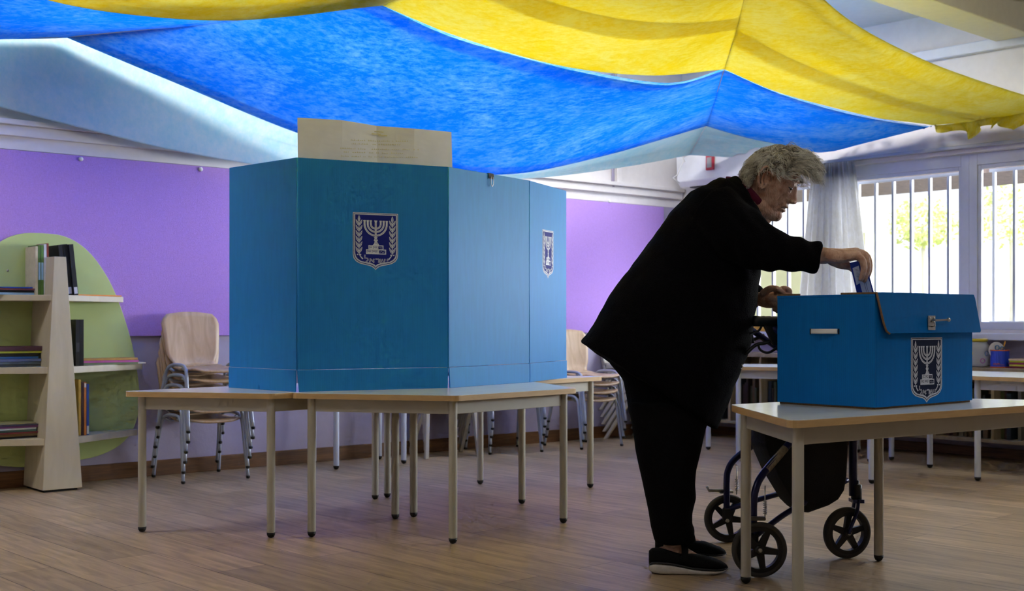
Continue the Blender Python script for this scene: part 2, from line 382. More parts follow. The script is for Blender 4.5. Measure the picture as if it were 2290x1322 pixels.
# ---- curtain
M_cur = bpy.data.materials.new('sheer_curtain'); M_cur.use_nodes = True
def cloth_mat(m, c1, c2, tr, scale=5.0, contrast=(.38, .62), stretch=(1,1,1), see=0.0):
    nt = m.node_tree; nt.nodes.clear(); out = nt.nodes.new('ShaderNodeOutputMaterial')
    geo = nt.nodes.new('ShaderNodeNewGeometry'); mp = nt.nodes.new('ShaderNodeMapping'); mp.inputs['Scale'].default_value = stretch
    nt.links.new(geo.outputs['Position'], mp.inputs['Vector'])
    n = nt.nodes.new('ShaderNodeTexNoise'); n.inputs['Scale'].default_value = scale; n.inputs['Detail'].default_value = 12; n.inputs['Roughness'].default_value = .78; n.inputs['Distortion'].default_value = .4
    nt.links.new(mp.outputs['Vector'], n.inputs['Vector'])
    r = nt.nodes.new('ShaderNodeValToRGB'); r.color_ramp.elements[0].position = contrast[0]; r.color_ramp.elements[1].position = contrast[1]
    r.color_ramp.elements[0].color = (*c1, 1); r.color_ramp.elements[1].color = (*c2, 1)
    n2 = nt.nodes.new('ShaderNodeTexNoise'); n2.inputs['Scale'].default_value = scale*8; n2.inputs['Detail'].default_value = 8; n2.inputs['Roughness'].default_value = .75
    mpf = nt.nodes.new('ShaderNodeMapping'); mpf.inputs['Scale'].default_value = (1, 1.5, 1); mpf.inputs['Rotation'].default_value = (0, 0, .5)
    nt.links.new(geo.outputs['Position'], mpf.inputs['Vector']); nt.links.new(mpf.outputs['Vector'], n2.inputs['Vector'])
    mm = nt.nodes.new('ShaderNodeMath'); mm.operation = 'MULTIPLY_ADD'; mm.inputs[1].default_value = .9; mm.inputs[2].default_value = -.45
    nt.links.new(n2.outputs['Fac'], mm.inputs[0]); m3 = nt.nodes.new('ShaderNodeMath'); m3.operation = 'ADD'
    nt.links.new(mm.outputs[0], m3.inputs[0]); nt.links.new(n.outputs['Fac'], m3.inputs[1])
    nt.links.new(m3.outputs[0], r.inputs['Fac'])
    d = nt.nodes.new('ShaderNodeBsdfDiffuse'); t = nt.nodes.new('ShaderNodeBsdfTranslucent')
    nt.links.new(r.outputs['Color'], d.inputs['Color']); nt.links.new(r.outputs['Color'], t.inputs['Color'])
    mx = nt.nodes.new('ShaderNodeMixShader'); mx.inputs[0].default_value = tr
    nt.links.new(d.outputs[0], mx.inputs[1]); nt.links.new(t.outputs[0], mx.inputs[2])
    if see:
        tt = nt.nodes.new('ShaderNodeBsdfTransparent'); m2 = nt.nodes.new('ShaderNodeMixShader'); m2.inputs[0].default_value = see
        nt.links.new(mx.outputs[0], m2.inputs[1]); nt.links.new(tt.outputs[0], m2.inputs[2]); mx = m2
    nt.links.new(mx.outputs[0], out.inputs[0])
cloth_mat(M_cur, srgb(226, 224, 218), srgb(236, 236, 236), .55, 3)
c0t, c1t = sof(1838), sof(1922); c0b, c1b = sof(1800), sof(1962)
rows = []
for j in range(26):
    v = j/25; z = 1.945-1.2*v
    a = c0t+(c0b-c0t)*v**.8; b = c1t+(c1b-c1t)*v**.8
    row = []
    for i in range(161):
        u = i/160; s = a+(b-a)*u
        amp = .022+.012*v
        off = .085+amp*math.sin(u*2*PI*9+.7*math.sin(3*u+2*v))+.01*math.sin(u*2*PI*23)*(1-v)
        row.append(rs(s, off, z))
    rows.append(row)
cu = thing('curtain', 'gathered sheer white curtain hanging beside the raised hand', 'curtain', rs((c0t+c1t)/2, .08, .75))
MB().grid(rows).build('drape', M_cur, cu, smooth=True)
MB().grid([[p+NR*.004+V((0,0,0)) for p in rows[0]], [p+NR*.006 for p in rows[2]]]).build('header_tape', M_cur, cu, smooth=True)
# ---- outside: eave, pale wall, shrubs
M_eave = wood('eave_timber', srgb(98, 84, 78), srgb(132, 116, 106), 3, (8, 8, 1), .8)
p1 = onplane(1925, 441, CORNER, NR, -2.2); p2 = onplane(2290, 420, CORNER, NR, -2.2)
ev = MB().obox(rs(-1.5, -2.2, p1.z), DR*9, NR*.9, V((0,0,.35)))
ev = ev.build('roof_eave', M_eave); tag(ev, 'dark timber roof eave seen outside through the top of the windows', 'roof')
M_yel = mat('pale_yellow_render', srgb(208, 210, 166), .9, noise_amt=.04, scale=8)
p = onplane(1935, 520, CORNER, NR, -4.0); sy = (p-CORNER).dot(DR)
yw = MB().obox(rs(-3, -4.0, -.2), DR*(sy+3), NR*-.3, V((0,0,p.z+.2))).build('garden_wall', M_yel); tag(yw, 'pale yellow rendered wall outside the left window', 'wall')
struct(MB().prism([rs(-6, -.25, -.12), rs(14, -.25, -.12), rs(14, -16, -.12), rs(-6, -16, -.12)], (0,0,-.05)).build('ground', mat('asphalt', srgb(104, 102, 98), .9)))
M_leaf = mat('pale_foliage', srgb(196, 205, 130), .8, noise_amt=.3, scale=30)
def shrub(x, y, off, r, lab):
    p = onplane(x, y, CORNER, NR, off); m = MB()
    rnd = random.Random(x)
    for k in range(900):
        d = V((rnd.gauss(0,1), rnd.gauss(0,1), rnd.gauss(0,1))).normalized()*r*rnd.uniform(.55, 1)
        c = p+V((d.x, d.y, d.z*.8)); a = V((rnd.gauss(0,1), rnd.gauss(0,1), rnd.gauss(0,1))).normalized(); b = a.orthogonal().normalized()
        l = rnd.uniform(.03, .06); bs = m.addv([c-a*l, c+b*l*.4, c+a*l, c-b*l*.4]); m.addf([bs, bs+1, bs+2, bs+3])
    t = thing('tree', lab, 'tree', V((p.x, p.y, -.12)))
    m.build('foliage', M_leaf, t); MB().tube([V((p.x, p.y, -.12)), V((p.x+.03, p.y, p.z*.5)), V((p.x, p.y, p.z))], [.07, .05, .03], 8).build('trunk', M_plaster, t, smooth=True)
shrub(2065, 500, -6.0, .42, 'pale leafy tree outside, seen through the bars right of the curtain')
shrub(2262, 480, -6.5, .5, 'pale leafy tree outside, behind the window at the right edge')
# ================================================================ hanging fabric
def sheet(name, label, patches, m, seed=0, nu=90, nv=44, wr=.008):
    mb = MB()
    for pi, rows in enumerate(patches):
        g = patch([[P(*p) for p in r] for r in rows], nu, nv)
        W = []
        for j, row in enumerate(g):
            nr = []
            for i, p in enumerate(row):
                u = i/(nu-1); v = j/(nv-1)
                w = math.sin(math.pi*u)**.5
                d = noise.noise(V((u*2.2+seed*3.1+pi*7, v*9, seed)))*2*w + noise.noise(V((u*1.2, v*24, seed+5+pi)))*.8*(1-.6*w)*(4*u*(1-u)+.25)
                nr.append(p+V((0, 0, d*wr)))
            W.append(nr)
        mb.grid(W)
    return mb
M_yellow = bpy.data.materials.new('yellow_fabric'); M_yellow.use_nodes = True
cloth_mat(M_yellow, srgb(248, 234, 80), srgb(253, 248, 170), .5, 3.5, (.36, .66), (1, 1, 1))
M_blue = bpy.data.materials.new('blue_fabric'); M_blue.use_nodes = True
cloth_mat(M_blue, srgb(40, 168, 250), srgb(190, 224, 254), .5, 2.4, (.42, .86), (1, 1, 1))
M_lblue = bpy.data.materials.new('light_blue_fabric'); M_lblue.use_nodes = True
cloth_mat(M_lblue, srgb(206, 240, 248), srgb(232, 248, 252), .55, 2.5, (.35, .65))
M_yb = bpy.data.materials.new('yellow_fabric_sheer'); M_yb.use_nodes = True
cloth_mat(M_yb, srgb(248, 234, 80), srgb(253, 248, 170), .5, 3.5, (.36, .66), (1, 1, 1), .40)
M_bb = bpy.data.materials.new('blue_fabric_sheer'); M_bb.use_nodes = True
cloth_mat(M_bb, srgb(40, 168, 250), srgb(150, 206, 252), .5, 3.2, (.42, .66), (1, 1, 1), .55)
Y = 'big bright yellow cloth sheet slung under the ceiling, nearest the camera'
yel = [
 [[(-200,-260,4.1),(100,-220,4.15),(400,-190,4.2),(650,-185,4.25),(850,-190,4.3),(1350,-240,4.3)],
  [(-200,-150,4.4),(100,-90,4.5),(350,-55,4.65),(600,-55,4.75),(850,-80,4.85),(1150,-110,4.7)],
  [(-200,-90,4.65),(105,0,4.95),(300,33,5.1),(480,45,5.2),(650,36,5.3),(855,12,5.4)]],
 [[(1350,-240,4.3),(1430,-220,4.35),(1510,-205,4.4),(1590,-205,4.4),(1650,-215,4.4),(1740,-250,4.2)],
  [(1150,-110,4.7),(1260,-55,4.85),(1370,-25,5.0),(1480,-10,5.05),(1580,-5,5.1),(1667,-10,5.25)],
  [(1000,-45,5.05),(1120,25,5.25),(1270,72,5.5),(1400,92,5.65),(1530,90,5.75),(1645,75,5.85)],
  [(855,12,5.4),(1000,76,5.62),(1150,121,5.85),(1300,152,6.05),(1470,168,6.22),(1620,155,6.4)]],
 [[(1740,-250,4.2),(1770,-90,4.8),(1890,38,5.45),(2050,125,6.2),(2190,180,6.75),(2330,225,7.35)],
  [(1667,-10,5.25),(1790,70,5.7),(1930,143,6.2),(2060,195,6.7),(2190,228,7.1),(2320,245,7.42)],
  [(1645,75,5.85),(1770,142,6.2),(1910,195,6.7),(2020,228,7.1),(2120,250,7.4),(2215,268,7.62)],
  [(1620,155,6.4),(1740,205,6.75),(1870,242,7.1),(1960,262,7.45),(2030,272,7.7),(2085,280,7.93)]]]
mb = sheet('y', '', yel, M_yellow, 1)
yo = thing('hanging_cloth', Y, 'fabric', P(1500, 60, 5.6))
mb.build('sheet', M_yellow, yo, smooth=True, solid=.0015)
# overlapping seam band sewn across the yellow sheet (double layer)
def lerp_rows(rows, v0, v1, nu=60):
    g = patch([[P(*p)+V((0,0,.006)) for p in r] for r in rows], nu, 31)
    a, b = int(v0*30), int(v1*30); return g[a:b+1]
MB().grid([[p+V((0,0,.004)) for p in r] for r in lerp_rows(yel[1], .50, .635)]).grid([[p+V((0,0,.004)) for p in r] for r in lerp_rows(yel[2], .66, .77)]).grid([[p+V((0,0,.004)) for p in r] for r in lerp_rows(yel[0], .80, 1.0)]).build('seam_band', M_yb, yo, smooth=True, solid=.001)
# gathered frill at the window wall end
fr = []
top = [(2080,277,7.9),(2110,279,7.86),(2160,274,7.74),(2200,264,7.62),(2240,262,7.54),(2290,252,7.45),(2340,248,7.38)]
bot = [(2082,282,7.9),(2118,292,7.8),(2168,303,7.68),(2205,285,7.56),(2228,278,7.5),(2265,284,7.42),(2345,276,7.32)]
T = spline([P(*p) for p in top], 90); Bo = spline([P(*p) for p in bot], 90)
rowsf = []
for j in range(9):
    v = j/8; rowsf.append([T[i].lerp(Bo[i], v)+V((0, -.05*v*math.sin(i*.55)+.02*math.sin(i*.21), .02*v*math.sin(i*.31+1))) for i in range(90)])
MB().grid(rowsf).build('frill', M_yellow, yo, smooth=True, solid=.001)
blu = [
 [[(-200,-90,4.9),(0,-50,5.0),(150,-30,5.1),(300,-30,5.1),(500,-45,5.1),(900,-60,5.15)],
  [(-150,20,5.5),(0,32,5.6),(150,38,5.65),(300,36,5.65),(480,28,5.6),(880,-20,5.3)],
  [(-150,92,5.9),(0,88,6.1),(150,84,6.33),(300,72,6.2),(480,52,5.95),(855,10,5.46)]],
 [[(855,12,5.46),(1000,79,5.66),(1150,124,5.88),(1300,160,6.1),(1450,187,6.3),(1530,186,6.38),(1620,157,6.48)],
  [(480,52,5.95),(660,140,6.15),(850,222,6.4),(1040,278,6.7),(1230,285,6.95),(1400,262,7.15),(1600,220,7.35)],
  [(150,84,6.33),(390,184,6.6),(665,297,6.95),(900,365,7.3),(1130,388,7.6),(1350,349,7.95),(1580,282,8.35)]],
 [[(1620,157,6.48),(1740,209,6.85),(1870,247,7.15),(1960,266,7.5),(2020,277,7.75),(2075,285,7.95)],
  [(1600,220,7.35),(1710,262,7.55),(1800,285,7.7),(1880,298,7.85),(1940,304,8.0),(1990,306,8.15)],
  [(1580,282,8.35),(1670,306,8.4),(1750,325,8.45),(1790,336,8.47),(1830,341,8.5),(1865,338,8.5)]]]
mb = sheet('b', '', blu, M_blue, 2)
bo = thing('hanging_cloth', 'broad royal blue cloth sheet slung below the ceiling behind the yellow one', 'fabric', P(1100, 250, 7))
mb.build('sheet', M_blue, bo, smooth=True, solid=.0015)
MB().grid([[p+V((0,0,.004)) for p in r] for r in lerp_rows(blu[1], .0, .07)]).grid([[p+V((0,0,.004)) for p in r] for r in lerp_rows(blu[2], .0, .07)]).grid([[p+V((0,0,.004)) for p in r] for r in lerp_rows(blu[0], .86, 1.0)]).grid([[p+V((0,0,.004)) for p in r] for r in lerp_rows(blu[1], .955, 1.0)]).build('hem_band', M_bb, bo, smooth=True, solid=.001)
T = spline([P(*p) for p in [(1860,336,8.48),(1920,318,8.38),(1990,300,8.18),(2050,286,8.0),(2085,281,7.9)]], 70)
rowsf = [[T[i]+V((0, -.03*v*math.sin(i*.7), -v*(.005+.03*max(0, noise.noise(V((i*.16, 3, 0))))**1.0))) for i in range(70)] for v in (0, .25, .5, .75, 1)]
MB().grid(rowsf).build('frill', M_blue, bo, smooth=True, solid=.001)
lbl = [
 [[(-150,86,5.95),(0,81,6.14),(150,77,6.42),(400,172,6.72),(665,282,7.08),(900,345,7.42),(1130,368,7.75),(1350,332,8.1),(1580,276,8.5)],
  [(-150,140,5.95),(0,158,6.15),(180,190,6.42),(410,260,6.75),(660,335,7.12),(900,374,7.55),(1150,388,7.95),(1370,352,8.4),(1562,312,8.8)],
  [(-150,195,5.95),(0,240,6.17),(200,291,6.42),(410,341,6.75),(650,379,7.12),(900,397,7.6),(1180,398,8.1),(1380,376,8.5),(1543,347,9.0)]],
 [[(1580,276,8.5),(1640,290,8.55),(1700,305,8.6),(1760,322,8.65),(1800,336,8.68)],
  [(1562,312,8.8),(1620,320,8.8),(1670,328,8.8),(1720,334,8.8),(1770,338,8.75)],
  [(1543,347,9.0),(1590,350,9.0),(1640,350,8.98),(1690,347,8.9),(1735,343,8.82)]]]
lo = thing('hanging_cloth', 'pale sky blue cloth sheet slung low along the purple wall', 'fabric', P(300, 230, 6.5))
sheet('l', '', lbl, M_lblue, 3).build('sheet', M_lblue, lo, smooth=True, solid=.0015)
# cords that carry the sheets
M_cord = mat('white_cord', srgb(225, 225, 225), .6)
c = MB().tube([P(1740,-250,4.2), P(1667,-12,5.25), P(1645,73,5.85), P(1620,153,6.4), P(1600,218,7.35), P(1580,280,8.35), P(1543,345,9.0), P(1528,352,9.35)], .003, 6).build('cord', M_cord, smooth=True)
tag(c, 'thin white cord running toward the far corner along the ridge of the cloths', 'cord')
c = MB().tube([P(1350,-242,4.3), P(1150,-112,4.7), P(855,11,5.4), P(480,51,5.95), P(150,83,6.33), P(0,87,6.11)], .003, 6).build('cord', M_cord, smooth=True)
tag(c, 'thin white cord carrying the cloths at the upper left of the photo', 'cord')
p = P(1532, 362, 9.2)
k = MB().tube([p, p+V((-.02,0,.04)), p+V((-.10,0,.06)), p+V((-.13,0,.03)), p+V((-.06,-.01,.05)), p+V((-.01,0,.01)), p+V((-.06,0,-.10)), p+V((-.09,0,-.12)), p+V((-.04,0,-.16))], .005, 6).build('cord', M_cord, smooth=True)
tag(k, 'loose white cord end dangling by the air conditioner', 'cord')
# ================================================================ tables
M_top = mat('table_laminate_white', srgb(236, 242, 240), .17, spec=.6)
M_edge = wood('beech_edge', srgb(196, 162, 112), srgb(206, 174, 124), 6, (1.5, 1.5, 12), .5)
M_leg = mat('table_steel_beige', srgb(190, 188, 176), .42, noise_amt=.03)
M_legw = mat('table_steel_white', srgb(205, 212, 226), .42, noise_amt=.03)
M_rub = mat('black_rubber', srgb(14, 14, 16), .55)
def offset_poly(pts, e):
    n = len(pts); out = []
    c = sum(pts, V())/n
    for i in range(n):
        a, b, d = pts[i-1], pts[i], pts[(i+1) % n]
        u = (b-a).normalized(); w = (d-b).normalized()
        nu = V((u.y, -u.x, 0)); nw = V((w.y, -w.x, 0))
        if nu.dot(b-c) < 0 and nw.dot(b-c) < 0: nu, nw = -nu, -nw
        den = 1+nu.dot(nw); out.append(b+(nu+nw)*e/den)
    return out
def round_poly(pts, r, k=6):
    n = len(pts); out = []
    for i in range(n):
        a, b, d = pts[i-1], pts[i], pts[(i+1) % n]
        u = (a-b).normalized(); w = (d-b).normalized(); th = u.angle(w); t = min(r/math.tan(th/2), .4*(a-b).length)
        p0, p1 = b+u*t, b+w*t
        for j in range(k+1):
            s = j/k; out.append(p0*(1-s)**2+b*2*s*(1-s)+p1*s*s)
    return out
def table(label, legs, zt=.571, e=.045, steel=None, group='trapezoid kindergarten tables', R=.0165):
    steel = steel or M_leg
    L = [V((x, y, 0)) for x, y in legs]
    c = sum(L, V())/len(L)
    t = thing('table', label, 'table', V((c.x, c.y, 0)), 0, group)
    a = (L[1]-L[0]).cross(L[2]-L[0]).z
    if a < 0: L = L[::-1]
    top = round_poly(offset_poly(L, e), .035)
    mb = MB(); mb.cur = 1; mb.prism([p+V((0,0,zt-.022)) for p in top], (0,0,.0205)); mb.cur = 0
    mb.prism([p+V((0,0,zt-.0015)) for p in offset_poly(top, -.0005) if True], (0,0,.0015))
    mb.build('tabletop', [M_top, M_edge], t)
    for i in range(len(L)):
        p, q_ = L[i], L[(i+1) % len(L)]; u = (q_-p).normalized(); nn = V((u.y, -u.x, 0))
        MB().obox(p+u*R*.9+nn*(.002)+V((0,0,zt-.075)), u*((q_-p).length-1.8*R), nn*-.02, V((0,0,.052))).build('apron', steel, t, bevel=.002)
    for p in L:
        lg = autosmooth(MB().lathe(p, [(R*.96, .022), (R, .024), (R, zt-.0225)], 20).build('leg', steel, t))
        MB().lathe(p, [(.004, 0), (R*.7, .004), (R*.98, .013), (R*1.02, .0215)], 16).build('foot_cap', M_rub, lg, smooth=True)
    return t
def fl(*pp): return [(F(x, y).x, F(x, y).y) for x, y in pp]
table('left table under the booth, its corner pointing toward the egg-shaped bookcase', fl((318,1190),(606,1203),(884,1161),(839,1117)))
table('front trapezoid table under the middle of the booth, nearest the camera', fl((697,1201),(1013,1216),(1260,1170),(1167,1127)), e=.05)
table('rear trapezoid table carrying the right end of the booth', fl((925,1157),(866,1113),(1074,1083),(1320,1091)))
table('table with white legs behind the booth, close to the purple wall', [(-1.012,7.08),(-.649,7.37),(-.82,7.60),(-1.18,7.31)], steel=M_legw)
table('near table at the right carrying the blue ballot box', [(.80,3.44),(.76,3.996),(1.303,4.37),(1.90,4.19)], zt=.58, e=.045)
table('table behind the person, below the left window', [(1.42,7.71),(2.16,7.42),(2.25,8.0),(1.304,8.17)], steel=M_legw)
table('white-topped table right of the ballot box, near the bookcase', [(2.488,6.57),(2.95,6.05),(3.25,6.6),(2.70,7.13)], steel=M_legw, e=.20 if False else .06, zt=.563)
table('table hidden behind the ballot box, only its legs showing below', [(1.89,6.46),(2.35,7.02),(2.62,7.62),(1.84,6.98)][0:1]+[(2.43,7.15),(2.33,7.55),(1.84,7.0)], steel=M_legw)
# ================================================================ bent-wood stacking chairs
M_ply = wood('beech_plywood', srgb(186, 154, 120), srgb(212, 182, 148), 2.2, (9, 9, 1.2), .4)
M_chr = mat('chair_tube_grey', srgb(172, 180, 196), .35, .25)
def make_chair():
    t = thing('stacking_chair', 'x', 'chair')
    W, Dp, H = .34, .33, .31
    # local: +y = back of the chair, front legs at y=0
    f = MB()
    for sx in (-1, 1):
        x = sx*.187; xt = sx*.173
        pts = spline([(x, -.02, .012), (x*.97, .0, .14), (xt*1.02, .022, .285), (xt, .04, .330), (xt, .085, .350), (xt, .19, .350), (xt, .25, .335), (xt*1.02, .285, .29), (x*1.0, .32, .14), (x*1.03, .345, .012)], 40)
        leg = MB().tube(pts, .0095, 10).build('side_frame', M_chr, t, smooth=True)
        for pp_ in (pts[0], pts[-1]):
            MB().lathe(V((pp_.x, pp_.y, 0)), [(.006, 0), (.0112, .004), (.0112, .014), (.010, .015)], 12).build('foot_cap', M_rub, leg, smooth=True)
    MB().tube([(-.173, .085, .338), (-.15, .085, .318), (.15, .085, .318), (.173, .085, .338)], .008, 8).tube([(-.173, .235, .330), (-.15, .235, .315), (.15, .235, .315), (.173, .235, .330)], .008, 8).build('cross_bar', M_chr, t, smooth=True)
    # shell: seat and back as one bent sheet, two parts
    def sec(y, z, w, dip, ny=15, rnd=0):
        return [V((w*(2*k/(ny-1)-1), y, z-dip*(1-(2*k/(ny-1)-1)**2))) for k in range(ny)]
    S = []
    for k in range(19):
        v = k/18; y = -.03+v*.30
        w = .155*(1-.35*max(0, (.12-v)/.12)**2)*(1-.12*max(0, (v-.6)/.4))
        z = .338-.012*math.sin(v*PI)-(.018*max(0, (.15-v)/.15)**2)
        S.append(sec(y, z, w, .006))
    MB().grid(S).build('seat', M_ply, t, smooth=True, solid=.010)
    Bk = []
    prof = spline([(0, .27, .338), (0, .305, .345), (0, .328, .375), (0, .338, .43), (0, .35, .52), (0, .372, .635)], 24)
    for k, p in enumerate(prof):
        v = k/23
        w = .150-.028*math.exp(-((v-.28)/.16)**2)+.022*max(0, v-.4)/.6
        w *= (1-max(0, (v-.9)/.1)**2*.22)
        row = []
        for i in range(15):
            xx = 2*i/14-1; row.append(V((w*xx, p.y-.012*xx*xx*(v > .2), p.z-(.012*xx*xx if v > .9 else 0))))
        Bk.append(row)
    MB().grid(Bk).build('backrest', M_ply, t, smooth=True, solid=.010)
    return t
chair0 = make_chair(); used_c = [False]
def chair(loc, rz, label, group):
    o = copy_tree(chair0) if used_c[0] else chair0
    used_c[0] = True
    o.location = loc; o.rotation_euler = (0, 0, rz); o['label'] = label; o['group'] = group
    return o
def stack(front_l, ang, n, where, group, step=.054, dx=.0, skew=0):
    """front_l: floor point of the middle between front feet; ang: direction of width"""
    words_ = ['bottom', 'second from the bottom', 'third from the bottom', 'fourth from the bottom', 'fifth from the bottom', 'topmost']
    u = V((math.cos(ang), math.sin(ang), 0)); bk = V((-u.y, u.x, 0))
    for k in range(n):
        nm = 'topmost' if k == n-1 else words_[k]
        r = random.Random(k+n*7)
        chair(V(front_l)+V((0,0,k*step))-bk*(.012*k)*0+u*r.uniform(-.005, .005)-bk*.013*k, ang+r.uniform(-.015, .015), 'beech chair, %s in stack %s' % (nm, where), group)
aL = math.atan2(DL.y, DL.x)
f1 = (F(400,1083)+F(555,1068))/2
stack(f1-V((0,0,0)), aL, 6, 'beside the egg-shaped bookcase', 'stacked chairs by the bookcase')
f3 = (F(1089,1016)+F(1212,1011))/2
stack(f3, math.radians(26), 5, 'behind the front table, against the far wall', 'stacked chairs behind the front table')
f4 = F(1372,996)-V((DL.x, DL.y, 0))*.185-DL*.0
stack(f4+NL*.06, aL, 4, 'right of the booth by the far wall', 'stacked chairs right of the booth')
# ================================================================ cream plastic stacking chairs
M_pl = mat('cream_plastic', srgb(196, 192, 182), .45)
def make_plastic():
    t = thing('plastic_chair', 'x', 'chair')
    S = []
    for k in range(13):
        v = k/12; S.append([V((.17*(2*i/12-1)*(1-.1*v), .0+.30*v, .335-.012*math.sin(v*PI)*(1-(2*i/12-1)**2))) for i in range(13)])
    MB().grid(S).build('seat', M_pl, t, smooth=True, solid=.012)
    Bk = []
    for k in range(13):
        v = k/12; Bk.append([V((.155*(2*i/12-1)*(1-.12*v), .30+.09*v-.015*(2*i/12-1)**2, .335+.28*v-(.02*(2*i/12-1)**2 if k > 11 else 0))) for i in range(13)])
    MB().grid(Bk).build('backrest', M_pl, t, smooth=True, solid=.012)
    for sx in (-1, 1):
        for (y0, y1) in ((.02, -.03), (.06, .30)):
            x0, x1 = sx*.155, sx*.175
            w0, w1 = .024, .014
            MB().hexa([(x1-.012, y1-w1, 0), (x1+.012, y1-w1, 0), (x1+.012, y1+w1, 0), (x1-.012, y1+w1, 0), (x0-.012, y0-w0, .33), (x0+.012, y0-w0, .33), (x0+.012, y0+w0, .33), (x0-.012, y0+w0, .33)]).build('leg', M_pl, t, bevel=.004)
        MB().box((sx*.155, .145, .318), (.024, .23, .03)).build('side_rail', M_pl, t, bevel=.005)
    return t
pc0 = make_plastic(); used_p = [False]
def pchair(loc, rz, label, group):
    o = copy_tree(pc0) if used_p[0] else pc0
    used_p[0] = True; o.location = loc; o.rotation_euler = (0,0,rz); o['label'] = label; o['group'] = group
pw = ['bottom', 'second from the bottom', 'third from the bottom', 'fourth from the bottom', 'topmost']
b2 = F(1010, 1022)
for k in range(5):
    pchair(V((b2.x-.0-.004*k, b2.y-.03+.012*k, .052*k)), aL-.3, 'cream plastic chair, %s in the stack under the booth' % pw[k], 'cream plastic chairs under the booth')
b5 = F(1417, 986); rz5 = math.radians(48.7); u5 = V((math.cos(rz5), math.sin(rz5), 0)); b5 = b5+u5*.175+V((-math.sin(rz5), math.cos(rz5), 0))*.03+NL*.09
for k in range(5):
    pchair(V((b5.x-.008*k, b5.y+.006*k, .052*k)), rz5, 'cream plastic chair, %s in the stack behind the person' % pw[k], 'cream plastic chairs behind the person')
